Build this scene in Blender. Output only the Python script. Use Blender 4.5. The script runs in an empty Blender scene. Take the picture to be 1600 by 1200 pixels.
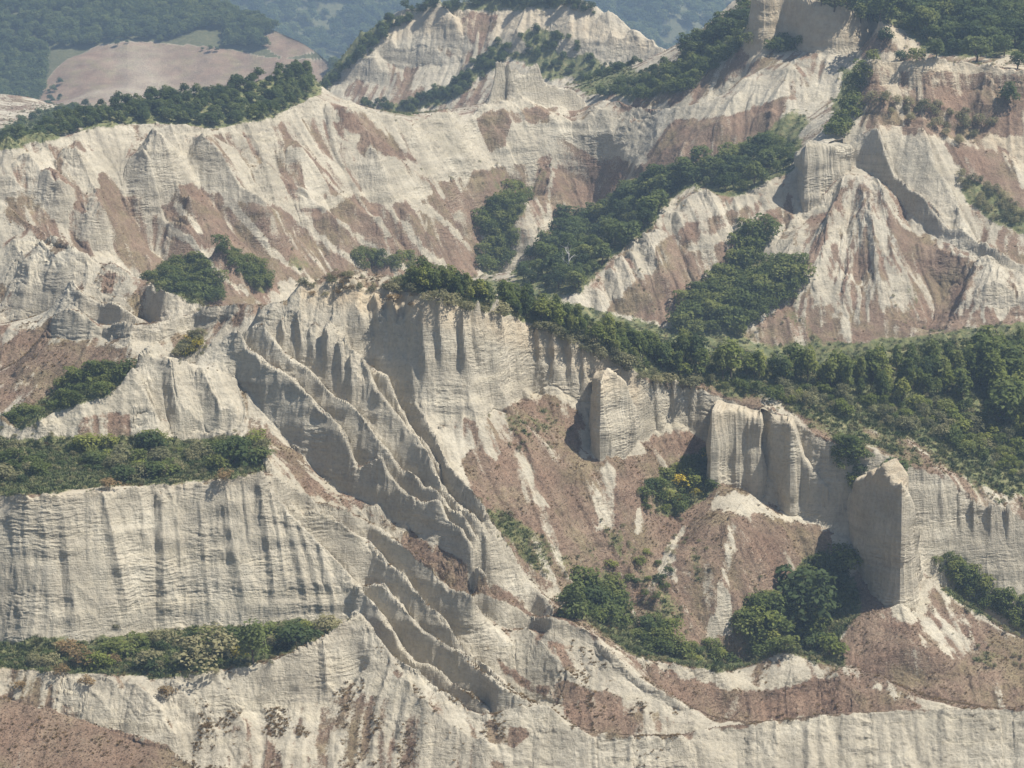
import bpy, bmesh, math, random
import numpy as np
from mathutils import Vector, Matrix

random.seed(7)
RNG = np.random.default_rng(11)
scene = bpy.context.scene
COL = scene.collection

# ------------------------------------------------------------------ camera
W0, H0 = 1600.0, 1200.0
HFOV = math.radians(20.0)
FPX = W0 / (2 * math.tan(HFOV / 2))
PITCH = math.radians(9.0)
CAMZ = 120.0
HAZE = 0.0002
cam_d = bpy.data.cameras.new('camera')
cam = bpy.data.objects.new('camera', cam_d)
COL.objects.link(cam)
cam.location = (0, 0, CAMZ)
cam.rotation_euler = (math.radians(90) - PITCH, 0, 0)
cam_d.sensor_width = 36.0
cam_d.lens = 18.0 / math.tan(HFOV / 2)
cam_d.clip_start = 1.0
cam_d.clip_end = 12000.0
scene.camera = cam

# ------------------------------------------------------------------ sky, sun, exposure
SUN_EL, SUN_AZ = math.radians(59.0), math.radians(96.0)     # azimuth clockwise from +Y (view direction)
world = bpy.data.worlds.new('World')
scene.world = world
world.use_nodes = True
wn = world.node_tree.nodes
wl = world.node_tree.links
bg = wn.get('Background') or wn.new('ShaderNodeBackground')
sky = wn.new('ShaderNodeTexSky')
sky.sky_type = 'NISHITA'
sky.sun_disc = False
sky.sun_elevation = SUN_EL
sky.sun_rotation = SUN_AZ
sky.altitude = 400
sky.air_density = 1.0
sky.dust_density = 1.6
wl.new(sky.outputs[0], bg.inputs[0])
bg.inputs[1].default_value = 0.07
wout = wn.get('World Output') or wn.new('ShaderNodeOutputWorld')
wl.new(bg.outputs[0], wout.inputs[0])
sun_d = bpy.data.lights.new('sun', 'SUN')
sun_d.energy = 4.5
sun_d.angle = math.radians(0.53)
sun_d.color = (1.0, 0.965, 0.90)
sun = bpy.data.objects.new('sun', sun_d)
COL.objects.link(sun)
sun.location = (200, -100, 400)
sdir = Vector((math.sin(SUN_AZ) * math.cos(SUN_EL), math.cos(SUN_AZ) * math.cos(SUN_EL), math.sin(SUN_EL)))
sun.rotation_euler = sdir.to_track_quat('Z', 'Y').to_euler()
vs = scene.view_settings
vs.view_transform = 'Standard'
vs.look = 'None'
vs.exposure = 0.56
vs.gamma = 1.0
vs.use_curve_mapping = False
scene.render.engine = 'CYCLES'
scene.cycles.use_denoising = True
scene.cycles.max_bounces = 6
scene.cycles.diffuse_bounces = 3
scene.cycles.glossy_bounces = 1
scene.cycles.transmission_bounces = 2
scene.cycles.transparent_max_bounces = 6
scene.cycles.volume_bounces = 1

# ------------------------------------------------------------------ surveying helpers
CP, SP = math.cos(PITCH), math.sin(PITCH)

def tand(v):
    """tangent of the angle below the horizon of picture row v"""
    c = (600.0 - np.asarray(v, float)) / FPX
    return (SP - c * CP) / (CP + c * SP)

def world_pt(u, v, y):
    u = np.asarray(u, float); v = np.asarray(v, float); y = np.asarray(y, float)
    cx = (u - 800.0) / FPX; cy = (600.0 - v) / FPX
    t = y / (CP + cy * SP)
    return cx * t, y, CAMZ + t * (cy * CP - SP)

def to_pix(x, y, z):
    dz = z - CAMZ
    dep = y * CP - dz * SP
    up = y * SP + dz * CP
    return 800.0 + FPX * x / dep, 600.0 - FPX * up / dep

# ------------------------------------------------------------------ noise
def _hash(ix, iy, iz, seed):
    h = (ix.astype(np.uint32) * np.uint32(374761393) + iy.astype(np.uint32) * np.uint32(668265263)
         + iz.astype(np.uint32) * np.uint32(2147483647) + np.uint32(seed * 974634777 & 0xffffffff))
    h = (h ^ (h >> np.uint32(13))) * np.uint32(1274126177)
    h = (h ^ (h >> np.uint32(16))) * np.uint32(2246822519)
    return ((h ^ (h >> np.uint32(15))) & np.uint32(0xffffff)).astype(np.float32) / np.float32(0xffffff)

def noise3(x, y, z, seed=0):
    x = np.asarray(x, np.float32); y = np.asarray(y, np.float32); z = np.asarray(z, np.float32)
    fx, fy, fz = np.floor(x), np.floor(y), np.floor(z)
    ix, iy, iz = fx.astype(np.int64), fy.astype(np.int64), fz.astype(np.int64)
    x = x - fx; y = y - fy; z = z - fz
    x = x * x * (3 - 2 * x); y = y * y * (3 - 2 * y); z = z * z * (3 - 2 * z)
    r = 0
    for dx in (0, 1):
        wx = x if dx else 1 - x
        for dy in (0, 1):
            wy = wx * (y if dy else 1 - y)
            for dz in (0, 1):
                r = r + wy * (z if dz else 1 - z) * _hash(ix + dx, iy + dy, iz + dz, seed)
    return r * 2 - 1

def noise2(x, y, seed=0):
    x = np.asarray(x, np.float32); y = np.asarray(y, np.float32)
    fx, fy = np.floor(x), np.floor(y)
    ix, iy = fx.astype(np.int64), fy.astype(np.int64)
    x = x - fx; y = y - fy
    x = x * x * (3 - 2 * x); y = y * y * (3 - 2 * y)
    zz = np.zeros_like(ix)
    a = _hash(ix, iy, zz, seed); b = _hash(ix + 1, iy, zz, seed)
    c = _hash(ix, iy + 1, zz, seed); d = _hash(ix + 1, iy + 1, zz, seed)
    return ((a * (1 - x) + b * x) * (1 - y) + (c * (1 - x) + d * x) * y) * 2 - 1

def fbm2(x, y, seed=0, oct=4, gain=0.5):
    r = 0; a = 1.0; s = 0
    for o in range(oct):
        r = r + a * noise2(x * 2 ** o + 17.3 * o, y * 2 ** o - 9.1 * o, seed + o); s += a; a *= gain
    return r / s

def sstep(a, b, x):
    t = np.clip((x - a) / (b - a), 0, 1)
    return t * t * (3 - 2 * t)

# ------------------------------------------------------------------ survey lines (picture u, v + distance)
ALL = []          # (x/y, y, z, prio)

class Line:
    def __init__(s, u, v, y):
        s.u, s.v, s.y = np.asarray(u, float), np.asarray(v, float), np.asarray(y, float)
    def prof(s):
        """top-most v and its y per whole u"""
        if not hasattr(s, '_p'):
            k = np.round(s.u).astype(int)
            order = np.lexsort((s.v, k))
            kk, first = np.unique(k[order], return_index=True)
            s._p = (kk.astype(float), s.v[order][first], s.y[order][first])
        return s._p
    def at(s, u):
        k, v, y = s.prof()
        return np.interp(u, k, v), np.interp(u, k, y)

def dens(pts, step=0.75):
    p = np.array([(a[0], a[1]) for a in pts], float)
    d = np.hypot(*np.diff(p, axis=0).T)
    t = np.concatenate([[0], np.cumsum(d)])
    n = max(2, int(t[-1] / step) + 1)
    tt = np.linspace(0, t[-1], n)
    return np.interp(tt, t, p[:, 0]), np.interp(tt, t, p[:, 1]), tt, t

def rec(L, prio=1, wob=0.0):
    x, y, z = world_pt(L.u, L.v, L.y)
    ALL.append((x / y, y, z, prio))
    return L

def at_y(pts, y, put=True):
    u, v, tt, t = dens(pts)
    if np.isscalar(y):
        yy = np.full_like(u, float(y))
    else:
        ya = np.array(y, float)
        yy = np.interp(u, ya[:, 0], ya[:, 1])
    L = Line(u, v, yy)
    return rec(L) if put else L

def rough(pts, amp, seed=0, wl_=9.0):
    """crest lines are never straight: add small teeth to the row"""
    u, v, tt, t = dens(pts, 1.0)
    n = noise2(tt / wl_, np.full_like(tt, seed * 7.7), seed) * amp + noise2(tt / (wl_ * .37), np.full_like(tt, seed * 3.1), seed + 5) * amp * .6
    return list(zip(u, v + n))

def gsm(a, sig):
    if sig <= 0 or len(a) < 5: return a
    r = int(min(len(a) - 1, sig * 3))
    k = np.exp(-0.5 * (np.arange(-r, r + 1) / sig) ** 2); k /= k.sum()
    # odd reflection keeps the ends where they are
    p = np.concatenate([2 * a[0] - a[r:0:-1], a, 2 * a[-1] - a[-2:-r - 2:-1]])
    return np.convolve(p, k, 'valid')

def up(L, pts, ang, put=True, sm=6):
    u, v, tt, t = dens(pts)
    vb, yb = L.at(u)
    if np.isscalar(ang):
        a = np.full_like(u, float(ang))
    else:
        aa = np.array(ang, float); a = np.interp(u, aa[:, 0], aa[:, 1])
    ta = np.tan(np.radians(a))
    y = yb * (tand(vb) + ta) / (tand(v) + ta)
    y = gsm(y, sm / 0.75)
    M = Line(u, v, y)
    return rec(M) if put else M

def skyl(Ls, u0, u1):
    us = np.arange(u0, u1 + 1, 1.0)
    V = np.full(us.shape, 1e9); Y = np.zeros(us.shape)
    for L in Ls:
        k, v, y = L.prof()
        m = (us >= k[0]) & (us <= k[-1])
        vv, yy = L.at(us)
        b = m & (vv < V)
        V[b] = vv[b]; Y[b] = yy[b]
    ok = V < 1e8
    V = np.interp(us, us[ok], V[ok]); Y = np.interp(us, us[ok], Y[ok])
    return Line(us, V, Y)

def behind(L, gap, dv=6, u0=None, u1=None, put=True):
    k, v, y = L.prof()
    m = np.ones(k.shape, bool)
    if u0 is not None: m &= k >= u0
    if u1 is not None: m &= k <= u1
    u, v, y = k[m], v[m], y[m]
    g = gap if np.isscalar(gap) else np.interp(u, *np.array(gap, float).T)
    M = Line(u, v + dv, y + g)
    M.y = gsm(M.y, 5)
    return rec(M, 0) if put else M

def drop(L, d, dz, u0=None, u1=None):
    k, v, y = L.prof()
    m = np.ones(k.shape, bool)
    if u0 is not None: m &= k >= u0
    if u1 is not None: m &= k <= u1
    x, yy, z = world_pt(k[m], v[m], y[m])
    ALL.append((x / yy, yy + d, z - dz, 0))

TENTS = []        # (world polyline xy, half width, height, flank sharpness)

def tent(pts, L0, L1, w, h, taper=True):
    """a secondary ridge (h > 0) or gully (h < 0): picked in the picture, distance taken from the solved ground"""
    TENTS.append((pts, w, h, taper))
# ------------------------------------------------------------------ the survey, front to back
# A: pale ridge along the lower right edge, and the lumps left of it
A0 = at_y([(1079, 1330), (1800, 1330)], 372)
A1 = up(A0, rough([(1079, 1145), (1090, 1140), (1115, 1137), (1140, 1133), (1180, 1132), (1200, 1127), (1215, 1128), (1228, 1122),
     (1240, 1127), (1265, 1117), (1300, 1115), (1350, 1110), (1380, 1113), (1400, 1108), (1450, 1110), (1500, 1107), (1560, 1108),
     (1600, 1106), (1800, 1098)], 1.6, 1), 50)
# B: dry grass mound, lower left
B0 = at_y([(-200, 1330), (340, 1330)], 330)
B1 = up(B0, [(-200, 1065), (-100, 1075), (0, 1085), (30, 1098), (70, 1110), (110, 1122), (150, 1133), (190, 1145), (230, 1155),
             (262, 1165), (285, 1180), (305, 1200), (325, 1230), (345, 1290)], 27)
# C: clay slope under the lower terrace
C0 = at_y([(-200, 1330), (1076, 1330)], [(-200, 376), (300, 372), (700, 372), (1080, 374)])
C_mid = up(C0, [(300, 1150), (360, 1125), (400, 1113), (450, 1102), (505, 1098), (540, 1080), (566, 1058)], 42)
C1 = up(C0, rough([(-200, 1040), (0, 1045), (60, 1052), (100, 1053), (150, 1055), (200, 1062), (230, 1065), (270, 1058), (300, 1055),
     (345, 1052), (390, 1043), (420, 1035), (460, 1022), (500, 1002), (520, 992), (540, 975), (562, 960)], 1.2, 2), 47)
C2 = up(C0, rough([(562, 960), (575, 977), (590, 997), (605, 1015), (620, 1030), (632, 1037), (645, 1050), (662, 1060), (677, 1070), (687, 1080),
     (700, 1089), (715, 1097), (732, 1110), (750, 1116), (772, 1116), (800, 1110), (822, 1104), (852, 1101), (866, 1112),
     (881, 1133), (910, 1139), (922, 1150), (930, 1161), (942, 1145), (954, 1142), (968, 1149), (992, 1156), (1003, 1147),
     (1027, 1150), (1053, 1150), (1065, 1143), (1073, 1168), (1078, 1190)], 1.6, 3), [(560, 47), (700, 48), (860, 55), (1080, 62)])
# D: lower terrace and the big fluted cliff behind it
D0 = up(C1, [(-200, 1000), (0, 1005), (40, 1020), (110, 1015), (150, 1010), (200, 1005), (250, 990), (300, 980), (350, 985), (400, 985),
     (450, 975), (500, 975), (530, 970), (553, 962)], 6, put=False)
D0.y = np.where(D0.u > 330, D0.at(330)[1] + (D0.u - 330) * .012, D0.y); del D0._p; rec(D0)
at_y([(440, 1032), (500, 1008), (540, 983), (560, 968)], [(440, float(C1.at(440)[1]) + 5), (560, float(C1.at(560)[1]) + 4)])
D1 = up(D0, rough([(-200, 765), (0, 773), (60, 775), (110, 772), (150, 770), (200, 765), (240, 755), (262, 757), (290, 760), (330, 755),
     (370, 745), (400, 737), (412, 735)], 1.5, 4), 66)
# the fins between the terrace corner and the spur
f0 = up(D0, rough([(412, 735), (430, 770), (450, 805), (472, 820), (495, 845), (515, 865), (537, 887), (553, 905)], 0.8, 5), 64)
b = behind(C2, [(566, 13), (640, 9), (760, 4), (800, 3.5)], 8, 566, 800)
drop(C2, 2.5, 2.5, 566, 700)
f0b = up(b, rough([(553, 905), (560, 910), (570, 925), (580, 940), (595, 955), (615, 982), (625, 1007), (640, 1022), (652, 1035), (672, 1035), (695, 1052), (705, 1070),
     (712, 1067), (742, 1087), (765, 1102)], 1.0, 6), 66)
b = behind(skyl([f0b, C2], 556, 860), 3.0, 6)
f1 = up(b, rough([(560, 915), (577, 913), (587, 906), (597, 913), (612, 930), (630, 947), (650, 972), (665, 987), (682, 997), (700, 1007),
     (710, 1012), (727, 1020), (745, 1040), (760, 1052), (787, 1072), (811, 1088), (831, 1097), (850, 1100)], 1.0, 7), 68)
b = behind(skyl([f0, f0b, f1, C2], 450, 862), 3.0, 5)
f2 = up(b, rough([(447, 775), (475, 800), (517, 805), (550, 827), (577, 847), (595, 865), (607, 882), (622, 892), (635, 906), (645, 921), (665, 940), (680, 955),
     (700, 977), (712, 1000), (725, 1012), (740, 1026), (760, 1040), (782, 1060), (802, 1077), (825, 1092), (845, 1100)], 1.0, 8), 66)
b = behind(skyl([f0, f1, f2, C2], 430, 745), 3.5, 5)
S1a = up(b, rough([(412, 735), (430, 742), (447, 755), (465, 767), (485, 775), (495, 785), (525, 790), (550, 797), (565, 810), (585, 822), (600, 830),
     (612, 842), (627, 852), (635, 857), (655, 870), (667, 880), (675, 876), (680, 900), (695, 905), (700, 920), (720, 922), (740, 935)], 0.9, 9), 66)
b = behind(skyl([f1, f2, C2], 738, 1078), [(738, 5), (810, 10), (1078, 12)], 8)
Sg = up(b, [(738, 962), (773, 971), (796, 983), (808, 981), (825, 993), (855, 993), (881, 996), (904, 996), (913, 1009), (930, 1018),
     (955, 1045), (985, 1062), (1010, 1080), (1040, 1095), (1070, 1108)], 36)
S1b = up(Sg, rough([(738, 930), (751, 929), (770, 933), (796, 936), (814, 946), (831, 961), (855, 965), (872, 968), (884, 965), (893, 975),
     (904, 981), (922, 993), (933, 1005), (951, 1019), (980, 1042), (1006, 1063), (1035, 1079), (1065, 1095), (1082, 1105), (1100, 1114), (1118, 1126)], 0.8, 10), 70)
# G: slopes above the upper terrace, left
G0 = up(D1, [(-200, 700), (0, 702), (100, 702), (200, 706), (250, 702), (300, 692), (350, 682), (400, 690), (418, 715)], 5)
G1 = up(G0, rough([(-200, 640), (0, 652), (10, 662), (25, 672), (35, 662), (45, 655), (60, 652), (72, 660), (80, 650), (90, 637), (110, 630), (130, 622), (145, 617),
     (165, 617), (180, 605), (195, 592), (200, 580), (207, 572), (216, 579)], 2.0, 11), 50)
G1f = up(G0, rough([(207, 572), (220, 587), (232, 612), (240, 634), (245, 662)], 1.5, 12), 52)
b = behind(skyl([G1, G1f], 207, 247), 3.0, 6)
G2 = up(b, rough([(215, 557), (225, 550), (235, 539), (247, 545), (262, 555), (282, 560), (292, 567), (300, 570)], 1.8, 13), 52)
G3 = up(G0, rough([(255, 556), (282, 560), (300, 570), (305, 572), (310, 560), (317, 550), (322, 540), (330, 527), (345, 526), (357, 519), (365, 515), (373, 520)], 2.0, 14), 50)
# T: trough in front of the massif, F: its fins
TB = behind(skyl([D1, S1a, S1b], 400, 860), 4.0, 4)
FB = at_y([(368, 596), (382, 610), (400, 632), (417, 647), (435, 667), (440, 682), (452, 697), (470, 712), (485, 732), (500, 750), (525, 767),
     (550, 775), (575, 785), (600, 795), (615, 810), (637, 825), (655, 835), (680, 840), (690, 862), (715, 877), (737, 875),
     (752, 890), (760, 900)], [(368, 450), (400, 446), (440, 442.5), (550, 433), (620, 427), (700, 419), (760, 414)])
F1 = up(FB, rough([(368, 519), (376, 524), (382, 537), (407, 560), (435, 572), (440, 607), (450, 627), (465, 640), (472, 655), (490, 670), (510, 685)], 1.0, 15), 72)
F2 = up(FB, rough([(435, 572), (460, 590), (475, 617), (500, 640), (517, 657), (540, 682), (547, 700), (552, 722), (555, 745)], 1.0, 16), 72)
F3b = up(FB, rough([(557, 745), (575, 720), (595, 712), (607, 740), (625, 760), (645, 775), (662, 785), (685, 777), (692, 790), (697, 812), (720, 830), (740, 858)], 1.2, 17), 70)
b = behind(skyl([F1, F2, F3b], 374, 745), [(374, 3), (640, 3), (742, .6)], 5)
F3 = up(b, rough([(374, 520), (395, 507), (412, 505), (440, 545), (480, 577), (507, 607), (522, 620), (540, 627), (557, 645), (570, 662), (582, 675), (610, 707), (622, 725), (650, 740),
     (660, 757), (682, 766), (690, 775), (700, 790), (722, 808), (742, 842)], 1.0, 18), 66)
b = behind(skyl([F3, F3b], 400, 745), [(400, 3.2), (650, 2.5), (745, .6)], 5)
F4 = up(b, rough([(403, 498), (430, 485), (462, 478), (482, 500), (500, 511), (522, 512), (540, 532), (560, 547), (570, 560), (577, 575), (587, 607), (600, 620), (615, 637), (627, 652),
     (642, 672), (660, 695), (675, 715), (677, 730), (685, 742), (687, 755), (700, 772), (715, 790), (730, 800), (742, 814), (760, 838)], 1.0, 19), 60)
b = behind(F4, 2.6, 4, 560, 760)
F5 = up(b, rough([(574, 563), (605, 585), (615, 607), (627, 632), (640, 658), (655, 680), (672, 700), (690, 735)], 0.9, 20), 66)
b = behind(skyl([F4, F5], 545, 770), [(545, 3), (690, 2.2), (765, .8)], 5)
F6 = up(b, rough([(556, 480), (565, 487), (577, 517), (597, 535), (602, 550), (622, 550), (637, 565), (647, 580), (650, 625), (662, 648), (687, 695), (700, 725), (707, 737), (730, 760), (737, 775), (752, 787), (760, 805), (764, 820)], 1.0, 21), 64)
# toe of the massif, right-hand outline, and the rim E of the lower valley
b = behind(skyl([F3b, F4, FB, S1b], 738, 860), [(738, .8), (800, 3), (860, 4)], 4)
E0 = up(b, rough([(744, 815), (760, 824), (780, 838), (790, 858), (800, 868), (806, 884), (832, 913), (857, 942), (878, 953), (901, 959), (916, 972), (933, 987), (954, 999), (974, 1009), (992, 1019), (1006, 1028)], 0.8, 22), 45)
b = behind(skyl([S1b, A1], 990, 1800), [(990, 7), (1112, 8), (1124, 27), (1800, 27)], 8)
E1 = up(b, rough([(1000, 1027), (1025, 1035), (1050, 1037), (1070, 1041), (1090, 1045), (1110, 1039), (1125, 1044), (1140, 1049), (1160, 1050), (1185, 1037),
     (1200, 1022), (1212, 1015), (1225, 1013), (1240, 1019), (1257, 1027), (1275, 1029), (1287, 1037), (1302, 1044), (1322, 1047),
     (1340, 1044), (1350, 1051), (1370, 1054), (1387, 1062), (1400, 1072), (1420, 1085), (1450, 1095), (1480, 1104), (1520, 1112)], 1.4, 23), 36)
# valley under the cliffs
ES = skyl([F6, E0, E1, A1], 690, 1800)
T2B = behind(ES, [(690, 3), (760, 5), (860, 9), (1000, 16), (1450, 20)], 8, None, 1440)
_r = at_y([(1448, 1103), (1500, 1114), (1800, 1122)], [(1448, float(T2B.y[-1])), (1800, float(T2B.y[-1]) + 3)])
T2B = Line(np.concatenate([T2B.u, _r.u]), np.concatenate([T2B.v, _r.v]), np.concatenate([T2B.y, _r.y]))
TL = up(T2B, [(686, 668), (700, 652), (720, 650), (760, 648), (790, 630), (830, 615), (870, 612), (900, 630), (922, 652), (960, 672), (1005, 690), (1025, 670), (1055, 657), (1075, 668),
     (1095, 690), (1115, 735), (1130, 762), (1150, 768), (1175, 772), (1190, 778), (1215, 793), (1232, 791), (1255, 800), (1270, 812), (1300, 825),
     (1322, 836), (1360, 839), (1410, 838), (1440, 834)], 36)
TLp = up(T2B, [(1316, 860), (1322, 868), (1345, 905), (1400, 952), (1415, 955), (1435, 930), (1448, 905), (1460, 905)], 36, put=False)
T3 = up(T2B, [(1448, 905), (1480, 930), (1510, 950), (1550, 975), (1600, 1000), (1700, 1050), (1800, 1090)], 34)
b = behind(T3, [(1448, 4), (1500, 10), (1800, 14)], 6)
_yr = float(TL.at(1436)[1])
RW = at_y([(1440, 834), (1462, 834), (1487, 837), (1512, 842), (1545, 847), (1562, 857), (1582, 867), (1600, 871), (1800, 930)], [(1440, _yr), (1500, _yr + 3), (1800, _yr + 5)])
print('chk', _yr, T3.at(1448), T3.at(1600), b.at(1600), TLp.at(1400))
TLr = skyl([TL, RW], 686, 1800)
MEp = [(404, 480), (430, 477), (450, 472), (462, 460), (470, 447), (490, 443), (505, 437), (540, 436), (570, 440), (600, 447), (640, 456),
     (675, 465), (720, 482), (740, 484), (785, 492), (812, 499), (830, 507), (850, 520), (875, 530), (897, 532), (915, 542), (935, 547),
     (957, 555), (975, 570), (990, 582), (1000, 592), (1020, 603), (1050, 606), (1080, 605), (1100, 607), (1120, 617), (1140, 625),
     (1162, 632), (1180, 638), (1200, 645), (1225, 655), (1245, 665), (1265, 675), (1290, 690), (1320, 700), (1350, 702), (1375, 705),
     (1400, 718), (1425, 729), (1445, 735), (1475, 752), (1500, 770), (1532, 790), (1562, 805), (1600, 812), (1800, 870)]
MB = skyl([F4, F6, TLr], 404, 1800)
ME = up(MB, rough(MEp, 2.0, 24), [(404, 40), (560, 46), (620, 56), (700, 66), (900, 68), (1000, 72), (1110, 76), (1300, 78), (1440, 75), (1800, 75)], sm=14)
RCp = [(404, 478), (430, 474), (450, 468), (462, 456), (470, 444), (490, 438), (505, 430), (520, 424), (560, 424), (600, 430), (650, 436), (700, 447), (760, 457), (800, 464), (860, 478), (900, 492), (950, 508),
     (1000, 528), (1060, 543), (1140, 563), (1200, 570), (1280, 572), (1330, 562), (1400, 547), (1450, 538), (1520, 528), (1600, 522), (1800, 515)]
RC = up(ME, RCp, [(404, 20), (600, 16), (700, 20), (1000, 24), (1300, 21), (1800, 20)])
drop(RC, 12, 9); drop(RC, 45, 24, 560, 1800)
# H: hollow behind the left hill
b = behind(skyl([G1, G2, G3], -200, 372), [(-200,28),(372,22)], 14)
drop(skyl([G1, G2, G3], -200, 372), 5, 5)
H0 = up(b, [(-200, 600), (20, 590), (50, 560), (72, 528), (100, 531), (125, 532), (160, 526), (170, 533), (200, 531), (212, 535), (250, 528), (280, 521), (307, 521), (340, 505), (370, 490)], 30)
H1 = up(H0, rough([(72, 525), (82, 505), (100, 484), (115, 482), (130, 492), (140, 505), (160, 517), (165, 510), (185, 507), (205, 514), (240, 507), (265, 501), (280, 496),
     (310, 486), (317, 476), (337, 477), (365, 475), (380, 474), (404, 478)], 1.5, 25), 68)
b = behind(skyl([H1, H0], -200, 404), [(-200,14),(404,18)], 6)
H2 = up(b, [(-200, 520), (60, 505), (105, 452), (117, 465), (127, 485), (150, 495), (162, 505), (172, 503), (205, 510), (240, 505)], 36)
H3 = up(H2, rough([(105, 435), (112, 447), (125, 452), (145, 462), (165, 470), (175, 467), (187, 472), (200, 485), (220, 497), (238, 505)], 1.2, 26), 74)
b = behind(skyl([H1, H2, H3], -200, 340), [(-200,16),(340,20)], 6)
K1 = up(b, rough([(-200, 430), (0, 415), (60, 405), (135, 405), (147, 409), (172, 411), (190, 420), (215, 437), (232, 442), (247, 452), (275, 457), (295, 467), (312, 476), (330, 480)], 1.5, 27), 38)
# K/L: left hillside rising to the long crest; fins on it
L2 = up(K1, rough([(-200, 330), (0, 310), (15, 320), (35, 340), (60, 360), (80, 380), (105, 395), (125, 400)], 1.5, 28), 45)
b = behind(skyl([K1, L2], -200, 330), [(-200, 74), (60, 78), (140, 88), (330, 112)], 14)
drop(skyl([K1, L2], -200, 330), 45, 22)
drop(skyl([K1, L2], -200, 330), 8, 6)
PB = at_y([(300, 492), (380, 470), (430, 490), (560, 445), (750, 440), (800, 440)], [(300, 612), (380, 621), (430, 629), (560, 652), (640, 664), (750, 682), (800, 692)])
drop_pts = None
P0 = skyl([b, PB], -200, 800)
# wood-filled side valley and pale ridge Q
QB = at_y([(860, 478), (930, 495), (1000, 510), (1055, 516), (1090, 480), (1130, 440), (1165, 400), (1195, 365), (1220, 342), (1240, 336)],
          [(860, 606), (1055, 608), (1090, 613), (1130, 620), (1165, 627), (1195, 634), (1220, 639), (1240, 642)])
Q1 = up(QB, rough([(885, 468), (900, 456), (915, 440), (940, 420), (960, 400), (985, 375), (1010, 355), (1030, 325), (1050, 310), (1065, 295), (1085, 283),
     (1095, 290), (1105, 300), (1130, 305), (1160, 298), (1190, 285), (1215, 275), (1240, 262), (1256, 242)], 1.8, 29), [(880, 38), (1050, 38), (1240, 44)])
b2 = behind(Q1, [(885, 75), (1000, 50), (1240, 26)], 10)
PB2 = up(b2, [(800, 440), (830, 430), (860, 400), (900, 385), (950, 345), (1000, 310), (1050, 285), (1100, 262), (1150, 250), (1200, 235), (1240, 225), (1256, 215)], 14)
P1p = [(-200, 280), (-100, 270), (-30, 250), (0, 237), (25, 216), (50, 206), (75, 209), (95, 213), (125, 208), (137, 199), (160, 194), (180, 192), (215, 195), (245, 192),
     (270, 194), (300, 193), (330, 200), (360, 196), (385, 190), (410, 182), (440, 174), (465, 162), (490, 149), (500, 152), (520, 166), (545, 169), (570, 166),
     (600, 179), (640, 186), (680, 178), (700, 168), (720, 165), (745, 166), (770, 170), (800, 163), (820, 166), (850, 165), (875, 162), (900, 172), (930, 160),
     (963, 163), (1000, 170), (1050, 172), (1075, 165), (1100, 160), (1130, 154), (1150, 140), (1170, 121), (1200, 106), (1240, 96), (1270, 89), (1300, 85), (1345, 90)]
P00 = skyl([P0, PB2], -200, 1345)
Pm = up(P00, [(-200, 340), (0, 330), (100, 330), (200, 345), (300, 330), (400, 320), (500, 330), (600, 330), (700, 320), (800, 320), (900, 300), (1000, 260), (1060, 235), (1150, 200), (1240, 160), (1340, 150)], [(-200, 40), (200, 36), (400, 34), (1340, 34)], sm=45)
P1 = up(Pm, rough(P1p, 1.3, 30), [(-200, 46), (200, 44), (500, 45), (900, 45), (1000, 40), (1340, 36)], sm=30)
# R: cone, fin and long wall on the right, X: plateau rim
RB = at_y([(1055, 530), (1140, 545), (1200, 560), (1300, 572), (1400, 560), (1500, 550), (1800, 545)], 602)
RT = up(RB, [(1150, 500), (1200, 440), (1225, 370), (1245, 340), (1265, 336), (1290, 310), (1310, 276), (1325, 256), (1340, 260), (1370, 278), (1385, 293), (1412, 321), (1440, 354), (1475, 377),
     (1512, 391), (1537, 407), (1560, 428), (1600, 436), (1800, 470)], [(1150, 30), (1240, 35), (1325, 36), (1800, 32)])
RW1 = up(RT, rough([(1262, 232), (1300, 230), (1330, 228), (1350, 205), (1372, 196), (1380, 226), (1390, 252), (1395, 270), (1412, 285), (1425, 300), (1440, 311), (1457, 328), (1475, 347), (1487, 360), (1502, 353), (1515, 366),
     (1532, 380), (1540, 376), (1547, 390), (1565, 405), (1585, 410), (1600, 416), (1800, 440)], 1.8, 31), [(1262, 70), (1350, 62), (1380, 74), (1800, 72)])
b = behind(skyl([RW1], 1262, 1800), 2.5, 4)
X1 = up(b, rough([(1372, 194), (1420, 198), (1443, 202), (1452, 222), (1460, 260), (1482, 286), (1497, 320), (1512, 347), (1530, 374)], 1.6, 32), 46)
b = behind(skyl([RW1, X1], 1262, 1800), 4, 5)
X2 = up(b, [(1300, 190), (1345, 180), (1400, 185), (1450, 190), (1500, 215), (1530, 200), (1560, 230), (1580, 245), (1600, 255), (1800, 280)], [(1300, 40), (1450, 36), (1560, 34), (1800, 32)])
Xm = up(X2, [(1335, 140), (1400, 140), (1450, 150), (1500, 150), (1550, 160), (1600, 165), (1800, 180)], 46)
XC = up(Xm, rough([(1343, 102), (1350, 94), (1400, 95), (1450, 93), (1500, 97), (1540, 102), (1570, 108), (1600, 114), (1800, 140)], 1.5, 33), 68)
PLs = skyl([P1, XC], 1150, 1800)
PL = up(XC, [(1375, 30), (1450, -25), (1800, -40)], 9)
# Z: tuff cliff above the plateau
Z0 = up(P1, [(1165, 86), (1200, 81), (1225, 62), (1260, 79), (1300, 83), (1345, 77), (1368, 62)], 24)
Z1 = up(Z0, [(1174, -8), (1215, -20), (1250, -6), (1290, 6), (1340, 16), (1356, 26), (1368, 50)], 80)
at_y([(1170, -40), (1300, -38), (1400, -38)], 800)
ZB = behind(P1, 10, 6, 960, 1160)
ZL = up(ZB, [(990, 160), (1020, 132), (1055, 102), (1070, 82), (1100, 62), (1140, 37), (1172, 8)], 30)
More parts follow.
